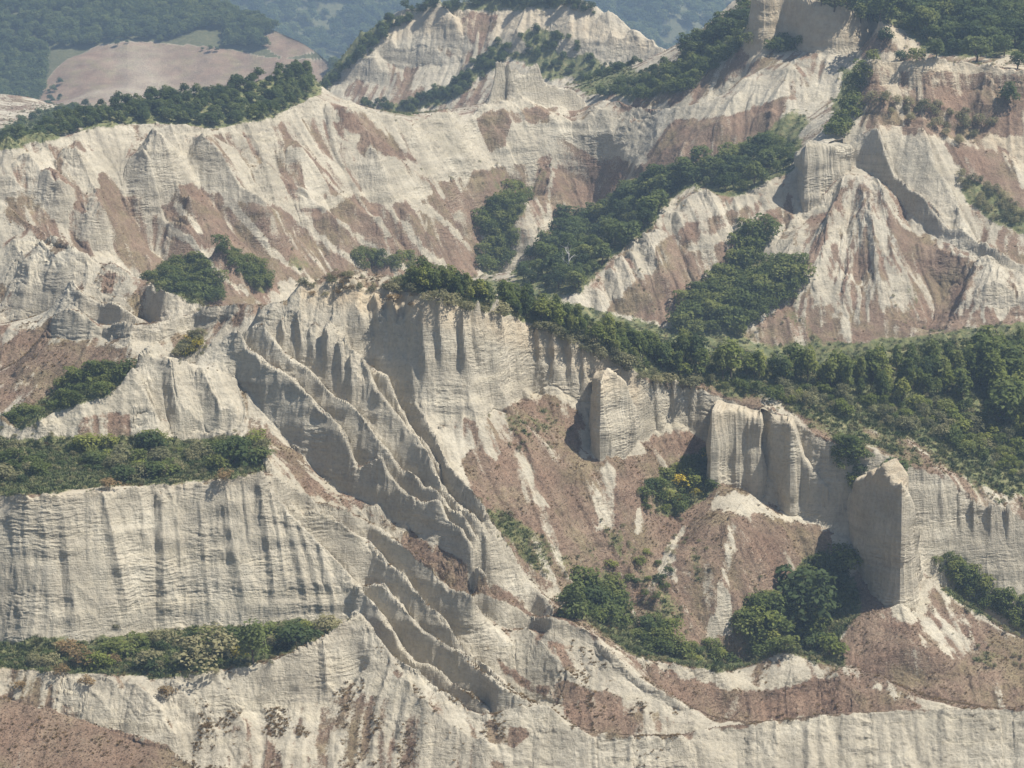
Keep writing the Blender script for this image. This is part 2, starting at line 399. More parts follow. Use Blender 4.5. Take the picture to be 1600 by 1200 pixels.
# V: row of clay pinnacles on the long crest, Y: hill behind
V0 = at_y([(752, 170), (790, 166), (822, 162), (850, 165), (875, 163), (890, 172), (905, 173), (922, 166)], [(752, P1.at(752)[1] + 2.5), (922, P1.at(922)[1] + 2.5)])
V1 = up(V0, rough([(756, 166), (769, 148), (777, 100), (776, 87), (787, 94), (795, 94), (803, 103), (816, 109), (822, 116), (828, 104), (836, 92), (841, 97), (847, 116), (851, 130),
     (856, 134), (866, 129), (872, 133), (881, 134), (901, 134), (908, 147), (919, 160)], 1.4, 34), 78)
drop(V1, 5, 7)
drop(P1, 14, 10, -200, 980)
YB = at_y([(440, 178), (560, 175), (640, 186), (680, 176), (760, 168), (820, 165), (900, 163), (950, 158), (1000, 152), (1060, 122), (1100, 102)],
          [(440, 930), (640, 915), (900, 900), (1100, 900)])
Ym = up(YB, [(480, 150), (540, 120), (600, 110), (680, 95), (760, 90), (820, 100), (880, 100), (940, 100), (1000, 100), (1060, 95)], 36)
Y1 = up(Ym, rough([(478, 148), (500, 130), (520, 112), (540, 92), (560, 72), (580, 53), (600, 31), (630, 15), (660, 8), (700, 4), (760, -2), (850, -6), (890, 4), (940, 20), (965, 34), (990, 54), (1020, 70), (1050, 80), (1062, 88)], 1.4, 35),
        [(480, 46), (700, 52), (820, 46), (900, 50), (1060, 48)])
drop(Y1, 30, 15)
OB = behind(P1, 60, 14, -200, 470)
O1 = up(OB, [(-200, 232), (-100, 222), (0, 214), (60, 206), (80, 192), (130, 176), (180, 162), (250, 151), (300, 146), (350, 141), (400, 127), (450, 112), (478, 100)], 20)
drop(O1, 60, 25)
at_y([(-200, 165), (-50, 150), (0, 146), (40, 150), (70, 157), (90, 170)], 1080)

# ------------------------------------------------------------------ solve the ground between the survey lines
U_PAD = 330.0
DS = 1.5 / FPX
S_MIN, S_MAX = -(800 + U_PAD) / FPX, (800 + U_PAD) / FPX
NJ = int((S_MAX - S_MIN) / DS) + 1
LY0, LY1 = math.log(325.0), math.log(1300.0)
DL = 0.0006
NI = int((LY1 - LY0) / DL) + 1

def solve():
    Z = np.zeros((NI, NJ)); C = np.zeros((NI, NJ)); Pm_ = np.full((NI, NJ), -1, int)
    for s, y, z, pr in ALL:
        fj = (s - S_MIN) / DS; fi = (np.log(y) - LY0) / DL
        n = np.maximum(1, np.ceil(np.maximum(np.abs(np.diff(fj)), np.abs(np.diff(fi))) * 2)).astype(int)
        seg = np.repeat(np.arange(len(n)), n)
        fr = (np.arange(len(seg)) - np.repeat(np.cumsum(n) - n, n)) / n[seg]
        s = s[seg] * (1 - fr) + s[seg + 1] * fr; y = y[seg] * (1 - fr) + y[seg + 1] * fr; z = z[seg] * (1 - fr) + z[seg + 1] * fr
        j = np.round((s - S_MIN) / DS).astype(int); i = np.round((np.log(y) - LY0) / DL).astype(int)
        ok = (i >= 0) & (i < NI) & (j >= 0) & (j < NJ)
        i, j, z = i[ok], j[ok], z[ok]
        idx = i * NJ + j
        # mean inside the line itself
        uq, inv = np.unique(idx, return_inverse=True)
        zz = np.bincount(inv, z) / np.bincount(inv)
        ii, jj = uq // NJ, uq % NJ
        keep = Pm_[ii, jj] <= pr
        ii, jj, zz = ii[keep], jj[keep], zz[keep]
        Z[ii, jj] = zz; C[ii, jj] = 1; Pm_[ii, jj] = pr
    # far edge and near edge
    Z[-1, :] = CAMZ - 1300 * 0.075; C[-1, :] = 1
    Z[0, :] = CAMZ - 325 * 0.345; C[0, :] = 1
    levels = [(Z, C)]
    while min(levels[-1][0].shape) > 24:
        z, c = levels[-1]
        n, m = z.shape; n2, m2 = (n + 1) // 2, (m + 1) // 2
        zp = np.zeros((n2 * 2, m2 * 2)); cp = np.zeros_like(zp)
        zp[:n, :m] = z * c; cp[:n, :m] = c
        zs = zp.reshape(n2, 2, m2, 2).sum((1, 3)); cs = cp.reshape(n2, 2, m2, 2).sum((1, 3))
        levels.append((np.where(cs > 0, zs / np.maximum(cs, 1), 0), (cs > 0).astype(float)))
    wx = (DL / DS) ** 2; 
    X = None
    for li in range(len(levels) - 1, -1, -1):
        z, c = levels[li]
        n, m = z.shape
        if X is None:
            X = np.full((n, m), z[c > 0].mean())
        else:
            X = np.repeat(np.repeat(X, 2, 0), 2, 1)[:n, :m]
            if X.shape != (n, m):
                X = np.pad(X, ((0, n - X.shape[0]), (0, m - X.shape[1])), 'edge')
        fix = c > 0
        X[fix] = z[fix]
        its = 400 if li >= 4 else (140 if li >= 2 else (70 if li == 1 else 50))
        X = X.astype(np.float32); zf = z.astype(np.float32)
        ii, jj = np.indices((n, m), sparse=True)
        red = ((ii + jj) % 2 == 0) & ~fix
        blk = ((ii + jj) % 2 == 1) & ~fix
        om = np.float32(1.5)
        for it in range(its):
            for mask in (red, blk):
                P = np.pad(X, 1, 'edge')
                A = (P[1:-1, :-2] + P[1:-1, 2:]) * np.float32(wx) + (P[:-2, 1:-1] + P[2:, 1:-1])
                A /= np.float32(2 * wx + 2)
                X = np.where(mask, X + om * (A - X), X)
    return X.astype(np.float64), C

import time
_t0 = time.time()
HZ, HC = solve()
def soften(G):
    """the solver pins lines to cells; rounding the cells off takes the beads out of oblique crests"""
    P = np.pad(G, ((0, 0), (1, 1)), 'edge'); G = P[:, :-2] * .25 + P[:, 1:-1] * .5 + P[:, 2:] * .25
    P = np.pad(G, ((1, 1), (0, 0)), 'edge'); G = P[:-2] * .25 + P[1:-1] * .5 + P[2:] * .25
    return G
HZ = soften(HZ)
print('solve', round(time.time() - _t0, 1), HZ.shape)
GS = S_MIN + np.arange(NJ) * DS
GY = np.exp(LY0 + np.arange(NI) * DL)
GX2 = GS[None, :] * GY[:, None]
GY2 = np.repeat(GY[:, None], NJ, 1)

def gsample(G, s, y):
    fj = np.clip((s - S_MIN) / DS, 0, NJ - 1.001); fi = np.clip((np.log(y) - LY0) / DL, 0, NI - 1.001)
    j = fj.astype(int); i = fi.astype(int); a = fj - j; b_ = fi - i
    return (G[i, j] * (1 - a) + G[i, j + 1] * a) * (1 - b_) + (G[i + 1, j] * (1 - a) + G[i + 1, j + 1] * a) * b_

def visible(G):
    """first-hit test along each column: tangent below horizon must keep falling"""
    t = (G - CAMZ) / GY2
    return t >= np.maximum.accumulate(t, 0) - 1e-5

def ground_at(us, vs_, G=None, vis=None, ymin=0, ymax=1e9):
    """the ground point seen at picture position (u, v)"""
    G = HZ if G is None else G
    out = []
    tan = (G - CAMZ) / GY2
    for u, v in zip(us, vs_):
        # column by direction at this row
        cx = (u - 800.0) / FPX; cy = (600.0 - v) / FPX
        s = cx / (CP + cy * SP)
        j = int(round((s - S_MIN) / DS)); j = min(max(j, 0), NJ - 1)
        col = tan[:, j]; target = -tand(v)
        hit = np.nonzero((col >= target) & (GY > ymin) & (GY < ymax))[0]
        if len(hit) == 0:
            out.append(None); continue
        i = hit[0]
        out.append((s * GY[i], GY[i], G[i, j]))
    return out


import os
if os.environ.get('DBG'):
    for nm_ in 'C1 C2 D0 D1 f0 f0b f1 f2 S1a S1b G0 TB FB F1 F3b F3 F4 F6 E0 T2B TL ME'.split():
        L=globals()[nm_]; k,v,y=L.prof()
        print(nm_, [(u, round(float(np.interp(u,k,v))), round(float(np.interp(u,k,y)),1), round(float(world_pt(u,np.interp(u,k,v),np.interp(u,k,y))[2]),1)) for u in (380,420,460,500,540,560,580,620,660,700,740,780) if k[0]<=u<=k[-1]])
# ------------------------------------------------------------------ secondary ridges and gullies, traced on the solved ground
PALE = []
def tents():
    # picture polyline, half width left, half width right (m), height (m)
    R = []
    # long back wall
    R += [([(300, 215), (325, 270), (350, 300), (370, 330), (400, 365), (435, 398), (452, 412)], 4, 12, 8),
          ([(500, 170), (520, 200), (550, 235), (585, 270), (630, 305), (670, 330), (710, 360), (735, 385)], 5, 12, 7),
          ([(430, 245), (480, 290), (510, 325), (550, 360), (600, 400), (645, 428)], 4, 11, 6),
          ([(560, 255), (590, 300), (625, 345), (660, 390), (700, 420)], 4, 10, 5.5),
          ([(385, 290), (420, 310), (455, 330), (500, 370), (530, 392), (565, 415)], 4, 11, 6),
          ([(190, 250), (218, 265), (230, 300), (245, 330), (270, 358), (300, 386), (345, 428), (385, 462)], 5, 12, 8),
          ([(225, 245), (255, 285), (280, 320), (295, 345), (308, 362)], 3, 8, 5),
          ([(30, 260), (60, 290), (75, 320), (100, 350)], 4, 8, 4),
          ([(95, 240), (120, 275), (135, 300), (150, 340), (160, 375), (168, 400)], 4, 9, 5),
          ([(60, 300), (90, 320), (115, 345), (135, 370), (150, 395)], 3, 8, 4),
          ([(863, 175), (868, 230), (862, 270), (858, 310), (862, 340), (840, 370), (815, 402), (798, 428)], 15, 14, 10),
          ([(640, 190), (655, 230), (690, 270), (715, 300), (730, 330)], 5, 9, 3),
          ([(925, 168), (945, 205), (965, 235), (985, 255)], 7, 7, 3),
          ([(800, 175), (790, 220), (785, 255)], 7, 7, 2.4), ([(700, 180), (712, 220), (735, 265)], 7, 7, 2.4),
          ([(1250, 105), (1215, 160), (1190, 210)], 8, 7, 2.5), ([(1190, 120), (1150, 170), (1110, 230)], 8, 7, 2.2)]
    # gullies of the back wall
    R += [([(800, 230), (790, 290), (775, 350), (760, 420)], 17, 15, -8), ([(950, 230), (935, 290), (905, 360)], 16, 15, -3),
          ([(250, 300), (290, 370), (330, 430)], 11, 10, -6)]
    # left slopes
    R += [([(25, 215), (10, 260), (0, 320)], 5, 8, 3), ([(60, 400), (95, 440), (100, 475)], 5, 7, 2.5),
          ([(20, 370), (40, 430), (45, 500)], 5, 7, 2.5)]
    # cone on the right and its neighbours
    R += [([(1325, 262), (1318, 330), (1300, 400), (1270, 470), (1235, 500)], 9, 9, 3.5),
          ([(1335, 275), (1350, 340), (1360, 400), (1385, 450), (1410, 490)], 8, 8, 3),
          ([(1350, 290), (1375, 340), (1400, 390), (1418, 420)], 6, 6, 2), ([(1320, 300), (1335, 380), (1330, 460)], 6, 6, -2.2),
          ([(1540, 400), (1545, 440), (1560, 490)], 8, 8, 3.5), ([(1470, 395), (1455, 450), (1425, 510)], 11, 11, -4.5),
          ([(1260, 345), (1240, 400), (1200, 450), (1150, 510)], 8, 12, 2.6),
          ([(1090, 480), (1130, 440), (1165, 400), (1195, 365)], 9, 9, -3)]
    rc = random.Random(8)
    for k in range(15):
        t = (k + rc.uniform(.2, .8)) / 15
        ax, ay = 1312 + 60 * t, 285 + rc.uniform(0, 50) + 30 * abs(t - .4)
        bx, by = 1228 + 205 * t, 505 + rc.uniform(-40, 10) - 60 * max(0, t - .7)
        R.append(([(ax, ay), ((ax + bx) / 2 + rc.uniform(-5, 5), (ay + by) / 2), (bx, by)], 1.6, 3.0, rc.uniform(.7, 1.5))); PALE.append((R[-1][0], 2.5))
    for k in range(8):
        t = k / 8
        ax, bx = 1530 + 70 * t, 1490 + 130 * t + rc.uniform(-8, 8)
        R.append(([(ax, 415 + rc.uniform(0, 15)), (bx, 495)], 1.6, 3.0, rc.uniform(.6, 1.3))); PALE.append((R[-1][0], 2.5))
    for k in range(16):
        t = (k + rc.uniform(.1, .9)) / 16
        u_ = 900 + 320 * t; v0_ = np.interp(u_, [900, 1010, 1085, 1160, 1220], [456, 358, 290, 302, 275]); 
        R.append(([(u_, v0_ + 12), (u_ + 18, v0_ + 55), (u_ + 26, v0_ + 85)], 1.6, 2.6, rc.uniform(.6, 1.2)))
    for k in range(14):
        t = (k + rc.uniform(.1, .9)) / 14
        u_ = 320 + 400 * t; v0_ = np.interp(u_, [320, 440, 490, 545, 600, 720], [200, 180, 160, 175, 190, 178])
        sl_ = np.interp(t, [0, .6, 1], [.85, .75, .45]); L_ = rc.uniform(60, 150); o_ = rc.uniform(15, 70)
        R.append(([(u_ + sl_ * o_, v0_ + o_), (u_ + sl_ * (o_ + L_ * .5) + rc.uniform(-4, 4), v0_ + o_ + L_ * .5), (u_ + sl_ * (o_ + L_), v0_ + o_ + L_)], 3.2, 3.8, rc.uniform(.5, 1.1)))
        if rc.random() < .5: PALE.append((R[-1][0], 2.2))
    for k in range(18):
        t = (k + rc.uniform(.1, .9)) / 18
        u_ = 740 + 470 * t; v0_ = np.interp(u_, [740, 875, 1000, 1130, 1210], [168, 166, 172, 158, 108]); L_ = rc.uniform(50, 110); o_ = rc.uniform(10, 40)
        sl_ = np.interp(u_, [740, 870, 900, 1000, 1200], [-.1, -.1, .5, .25, -.5])
        R.append(([(u_ + sl_ * o_, v0_ + o_), (u_ + sl_ * (o_ + L_ * .5) + rc.uniform(-4, 4), v0_ + o_ + L_ * .5), (u_ + sl_ * (o_ + L_), v0_ + o_ + L_)], 3.0, 3.4, rc.uniform(.4, .9)))
    # pale ridge Q
    R += [([(1010, 365), (1030, 420), (1040, 470)], 6, 6, 2), ([(1090, 300), (1110, 360), (1120, 410)], 6, 6, 2), ([(960, 405), (990, 450), (1005, 490)], 5, 5, 1.8),
          ([(1160, 302), (1170, 340), (1160, 370)], 5, 5, 1.6)]
    # talus under the cliffs
    R += [([(1180, 785), (1145, 850), (1130, 920), (1122, 1000)], 11, 13, 4.5), ([(1095, 700), (1065, 780), (1010, 870), (965, 930), (985, 1005)], 8, 8, -4),
          ([(1305, 840), (1285, 890), (1255, 950), (1215, 1000)], 9, 9, -4.5), ([(925, 700), (960, 760), (975, 820), (960, 870)], 7, 7, 2.5),
          ([(800, 640), (830, 720), (850, 790), (880, 860)], 6, 6, 1.8), ([(1060, 830), (1040, 880), (1015, 930)], 5, 5, 1.4),
          ([(1413, 958), (1425, 1000), (1440, 1060)], 10, 9, 3)]
    # slope C and its small ridges
    R += [([(600, 1047), (620, 1072), (635, 1085), (652, 1100), (660, 1115), (677, 1132), (695, 1145), (720, 1160), (750, 1175), (775, 1185), (800, 1198)], 4, 3, 1.6),
          ([(505, 1010), (510, 1050), (515, 1098)], .8, 1.3, 1.2), ([(150, 1060), (190, 1090), (230, 1140), (260, 1190)], 2, 3, 1.2),
          ([(100, 1060), (150, 1090), (185, 1130)], 2, 3, 1.2), ([(200, 1068), (240, 1110), (290, 1180)], 2, 3, 1.2), ([(330, 1060), (370, 1120), (400, 1190)], 2.5, 3, 1),
          ([(265, 1062), (300, 1110), (330, 1180)], 2, 3, 1), ([(560, 980), (575, 1040), (580, 1060)], 2, 2, .8), ([(420, 1040), (430, 1090)], 1.5, 2, .8)]
    # slope behind the spur
    R += [([(814, 985), (826, 1010), (840, 1025), (870, 1050), (915, 1090)], 3, 3, 1.5), ([(740, 965), (770, 1000), (800, 1030)], 3, 3, 1.2)]
    # rim E
    R += [([(1225, 1016), (1235, 1050), (1250, 1090)], 5, 5, 1.4), ([(1110, 1042), (1140, 1080), (1160, 1110)], 4, 5, 1.3), ([(1300, 1050), (1330, 1080), (1360, 1105)], 4, 5, 1.2)]
    # slope G and the lit slope left of the massif
    R += [([(262, 560), (268, 610), (275, 650), (285, 690)], 1.2, 3.5, 2.2), ([(310, 575), (330, 620), (345, 660), (355, 680)], 2, 4, 1.8), ([(365, 540), (372, 590)], 1.5, 2, 1),
          ([(120, 632), (140, 680)], 3, 3, 1), ([(60, 660), (70, 690)], 3, 3, 1)]
    # hillside right of the long wall
    R += [([(1400, 290), (1450, 330), (1490, 350)], 3, 3, .8), ([(1470, 110), (1480, 150), (1475, 200)], 6, 6, 2.5), ([(1400, 105), (1405, 150), (1380, 190)], 6, 6, 2), ([(1540, 115), (1530, 160), (1540, 200)], 6, 6, 2.5)]
    # back hill: amphitheatre
    R += [([(690, 15), (665, 60), (650, 110)], 10, 14, 7), ([(880, 12), (890, 50), (880, 90)], 6, 12, 4), ([(940, 30), (955, 60), (960, 95)], 6, 10, 3.5), ([(985, 60), (1000, 80), (1005, 98)], 5, 8, 2.5), ([(820, 10), (815, 50), (800, 85)], 6, 10, 3.5), ([(640, 16), (620, 60), (600, 110)], 6, 12, 4), ([(720, 8), (715, 45), (700, 80)], 6, 10, 4), ([(575, 62), (560, 100), (545, 130)], 6, 10, 3), ([(610, 40), (590, 90), (570, 130)], 12, 12, 4)]
    # ribs of the big fluted cliff and of the other steep faces: (row band, columns top -> foot, half widths, relief)
    rr_ = random.Random(3)
    def rib(u0, v0, u1, v1, wl_, wr_, h, bend=0):
        um, vm = (u0 + u1) / 2 + bend, (v0 + v1) / 2
        R.append(([(u0, v0), (um, vm), (u1, v1)], wl_, wr_, h))
    for u0, u1, vt, vb, wl_, wr_, h in [(-30, -20, 782, 1000, 1.2, 3.0, 2.6), (16, 34, 800, 1008, .5, 1.1, .9), (40, 46, 782, 900, .5, 1.0, .8), (66, 74, 780, 1005, .7, 1.5, 1.2), (98, 122, 800, 1008, 1.0, 3.2, 3.6), (136, 140, 778, 900, .4, .9, .7),
            (160, 204, 775, 988, .9, 2.6, 2.8), (196, 206, 800, 960, .4, 1.0, .8), (218, 224, 772, 860, .5, 1.2, .9), (248, 258, 768, 990, 1.1, 3.6, 4.0), (280, 284, 768, 900, .4, .9, .7), (312, 330, 790, 972, .5, 1.3, 1.1), (352, 392, 758, 982, 1.0, 2.6, 3.2),
            (380, 392, 748, 860, .4, 1.0, 1.0), (402, 434, 742, 968, .8, 2.0, 2.2), (418, 446, 760, 930, .5, 1.2, 1.4), (440, 484, 790, 972, .7, 1.8, 2.0), (462, 508, 815, 970, .5, 1.3, 1.6), (495, 528, 850, 968, .5, 1.2, 1.4)]:
        rib(u0, vt, u1, vb, wl_, wr_, h * rr_.uniform(.3, .7), rr_.uniform(-6, 6))
    for u0, u1, vt, vb, wl_, wr_, h in [(690, 692, 480, 580, .8, 2.4, 4.5), (722, 728, 495, 600, .7, 2.0, 4), (752, 742, 500, 560, .6, 1.6, 3), (782, 770, 500, 635, .9, 3.2, 6.5), (812, 808, 510, 600, .6, 1.8, 3), (838, 842, 520, 605, .6, 1.6, 2.6), (862, 866, 535, 605, .6, 1.8, 3),
            (888, 892, 545, 615, .6, 1.6, 3), (912, 916, 555, 630, .6, 1.6, 3), (1022, 1024, 610, 665, .7, 1.6, 4), (1052, 1056, 615, 650, .7, 1.6, 4), (1082, 1084, 615, 660, .7, 1.6, 4),
            (640, 648, 470, 560, .7, 2, 3), (662, 668, 480, 600, .7, 2, 3), (606, 616, 470, 545, .6, 1.6, 2.4), (585, 596, 465, 530, .6, 1.6, 2.4),
            (1470, 1474, 760, 836, .5, 1.2, 3), (1496, 1498, 780, 838, .4, 1.0, 2.4), (1522, 1524, 795, 842, .5, 1.2, 3), (1548, 1550, 805, 848, .4, 1.0, 2.6), (1575, 1577, 815, 862, .5, 1.2, 3),
            (505, 512, 520, 590, .6, 1.6, 2.4), (528, 536, 540, 610, .6, 1.6, 2.4), (485, 492, 510, 570, .6, 1.6, 2.2), (548, 556, 560, 640, .6, 1.6, 2.4), (440, 448, 500, 540, .5, 1.4, 2), (465, 474, 490, 560, .5, 1.4, 2)]:
        rib(u0, vt, u1, vb, wl_ * 1.3, wr_ * 1.1, h * rr_.uniform(.5, 1.0), rr_.uniform(-4, 4))
    return R

# fluting of the steep cliffs: many parallel ribs
def cliff_ribs():
    R = []
    rr = random.Random(5)
    def ribs(top, bot, n, wl, wr, h, slant=0):
        for k in range(n):
            t = (k + rr.uniform(.1, .9)) / n
            ut = top[0] + (top[1] - top[0]) * t; ub = bot[0] + (bot[1] - bot[0]) * t
            R.append((ut, ub, top, bot, t, wl * rr.uniform(.6, 1.4), wr * rr.uniform(.6, 1.4), h * rr.uniform(.4, 1.3), slant))
    return R

def apply_tents(G, lst):
    G = G.copy()
    for pts, wl_, wr_, h in lst:
        p = dens(pts, 2.0)
        g = ground_at(p[0], p[1])
        g = [q for q in g if q is not None]
        if len(g) < 3: continue
        P = np.array(g)
        # keep the run free of jumps across a skyline
        jump = np.abs(np.diff(P[:, 1])) > np.maximum(5.0, 0.012 * P[1:, 1])
        runs = np.split(np.arange(len(P)), np.nonzero(jump)[0] + 1)
        n_all = len(P); P = P[max(runs, key=len)]
        if len(P) < max(4, .55 * n_all): continue
        sg_ = 9 if len(P) > 45 else 4
        x, y = gsm(P[:, 0], sg_), gsm(P[:, 1], sg_)
        # meander a little
        tl = np.concatenate([[0], np.cumsum(np.hypot(np.diff(x), np.diff(y)))])
        nx, ny = np.gradient(y), -np.gradient(x); nl = np.hypot(nx, ny) + 1e-9
        mz = noise2(tl / 15.0, np.full_like(tl, h * 3.3), 3) * .22 * (abs(wl_) + wr_) * .5
        x = x + nx / nl * mz; y = y + ny / nl * mz
        w = max(wl_, wr_)
        i0 = int((math.log(max(330, y.min() - w)) - LY0) / DL); i1 = int((math.log(min(1290, y.max() + w)) - LY0) / DL) + 2
        s = x / y
        j0 = int(((s - w / y).min() - S_MIN) / DS); j1 = int(((s + w / y).max() - S_MIN) / DS) + 2
        i0, j0 = max(i0, 0), max(j0, 0); i1, j1 = min(i1, NI), min(j1, NJ)
        if i1 <= i0 or j1 <= j0: continue
        gx, gy = GX2[i0:i1, j0:j1], GY2[i0:i1, j0:j1]
        best = np.full(gx.shape, 1e9); side = np.zeros(gx.shape); tt = np.zeros(gx.shape)
        L = tl[-1] + 1e-9
        for k in range(len(x) - 1):
            ax, ay, bx, by = x[k], y[k], x[k + 1], y[k + 1]
            dx, dy = bx - ax, by - ay; q = dx * dx + dy * dy + 1e-12
            f = np.clip(((gx - ax) * dx + (gy - ay) * dy) / q, 0, 1)
            ex, ey = gx - ax - f * dx, gy - ay - f * dy
            d = ex * ex + ey * ey
            m = d < best
            best[m] = d[m]; side[m] = ex[m]; tt[m] = (tl[k] + f[m] * (tl[k + 1] - tl[k])) / L
        d = np.sqrt(best)
        ww = (wl_ + (wr_ - wl_) * sstep(-.8, .8, side / (d + 1e-6))) * (1 + .25 * noise2(tt * L / 6.0, np.full_like(tt, 3.7), 9))
        prof = np.clip(1 - d / ww, 0, 1)
        prof = prof ** 1.15 if h > 0 else prof * prof * (3 - 2 * prof)
        tap = np.clip(tt / 0.18, 0, 1) * np.clip((1 - tt) / 0.15, 0, 1)
        tap = tap * (1 + .3 * noise2(tt * L / 5.0, np.full_like(tt, h), 4))
        G[i0:i1, j0:j1] += h * prof * tap
    return G

HZ = apply_tents(HZ, tents())
print('tents', round(time.time() - _t0, 1))

def grid_slope(G):
    gj = np.gradient(G, axis=1) / (GY2 * DS)
    gi = np.gradient(G, axis=0) / (GY2 * DL) - GS[None, :] * gj
    return gj, gi

# broad unevenness, less on the flat ground
gx_, gy_ = grid_slope(HZ)
SLP = np.hypot(gx_, gy_)
HZ = HZ + (fbm2(GX2 / 14, GY2 / 14, 21, 3) * 1.1 + fbm2(GX2 / 4.5, GY2 / 4.5, 31, 3) * 0.45) * sstep(0.12, 0.7, SLP) * 0.8

# fall-line streaks: smear noise along the steepest descent
def lic(G, lam, step, n, seed):
    gx, gy = grid_slope(G)
    def box(a, r):
        for ax in (0, 1):
            c = np.cumsum(np.insert(a, 0, 0, ax), ax); m = a.shape[ax]
            lo = np.clip(np.arange(m) - r, 0, m); hi = np.clip(np.arange(m) + r + 1, 0, m)
            a = (np.take(c, hi, ax) - np.take(c, lo, ax)) / ((hi - lo).reshape((-1, 1) if ax == 0 else (1, -1)))
        return a
    gx, gy = box(gx, 3), box(gy, 2)
    l = np.hypot(gx, gy) + 1e-6
    dx, dy = -gx / l * step, -gy / l * step
    dj = ((dx - GS[None, :] * dy) / (GY2 * DS)).astype(np.float32)
    di = (dy / (GY2 * DL)).astype(np.float32)
    N = noise2(GX2 / lam, GY2 / lam, seed) + 0.5 * noise2(GX2 / lam * 2.1, GY2 / lam * 2.1, seed + 1)
    N = N.astype(np.float32)
    acc = N.copy(); wsum = 1.0
    I0, J0 = np.indices(G.shape, dtype=np.float32)
    for sg in (1, -1):
        I, J = I0.copy(), J0.copy()
        ii, jj = I0.astype(np.int32), J0.astype(np.int32)
        for k in range(n):
            f = ii * NJ + jj
            I += sg * di.ravel()[f]; J += sg * dj.ravel()[f]
            np.clip(I, 0, NI - 1, I); np.clip(J, 0, NJ - 1, J)
            ii = (I + .5).astype(np.int32); jj = (J + .5).astype(np.int32)
            w = 1 - (k + 1) / (n + 1)
            acc += w * N.ravel()[ii * NJ + jj]
            if sg > 0: wsum += 2 * w
    acc /= acc.std()
    return acc

SLP0 = SLP.copy()
LC = lic(HZ, 8.0, 2.6, 10, 71)
LA = lic(HZ, 0.9, 0.45, 10, 51)
LB = lic(HZ, 3.2, 1.3, 10, 61)
print('lic', round(time.time() - _t0, 1))
# ribs and rills cut into the sheet itself
gx_, gy_ = grid_slope(HZ); SLP = np.hypot(gx_, gy_)
rib = 1 - np.abs(np.clip(LB * .9, -1.5, 1.5))
_pz = HZ.copy()
HZ = HZ + sstep(0.35, 1.0, SLP) * (1 - .6 * sstep(1.3, 2.2, SLP0)) * (rib * 0.55 + LA * 0.10 + (1 - np.abs(np.clip(LC, -1.6, 1.6))) * (0.25 + 0.3 * sstep(470, 600, GY2))) * np.clip(0.6 + SLP * .4, 0.6, 1.15)

# ------------------------------------------------------------------ ground cover, laid out as outlines on the visible ground
PW, PH = 800, 600
COVER = {k: np.full((PH, PW), np.nan, np.float32) for k in ('dry', 'green', 'warm')}
_py, _px = np.mgrid[0:PH, 0:PW]
_px = _px * 2.0 + 1; _py = _py * 2.0 + 1

def poly_mask(pts):
    p = np.array(pts, float)
    x0, y0 = np.maximum(np.floor(p.min(0) / 2).astype(int), 0); x1, y1 = np.minimum(np.ceil(p.max(0) / 2).astype(int) + 1, (PW, PH))
    if x1 <= x0 or y1 <= y0: return None
    X, Y = _px[y0:y1, x0:x1], _py[y0:y1, x0:x1]
    ins = np.zeros(X.shape, bool)
    n = len(p)
    for a in range(n):
        (ax, ay), (bx, by) = p[a], p[(a + 1) % n]
        if ay == by: continue
        c = ((ay > Y) != (by > Y)) & (X < (bx - ax) * (Y - ay) / (by - ay) + ax)
        ins ^= c
    return (slice(y0, y1), slice(x0, x1)), ins

def cover(kind, val, pts):
    r = poly_mask(pts)
    if r is None: return
    sl, ins = r
    COVER[kind][sl][ins] = val

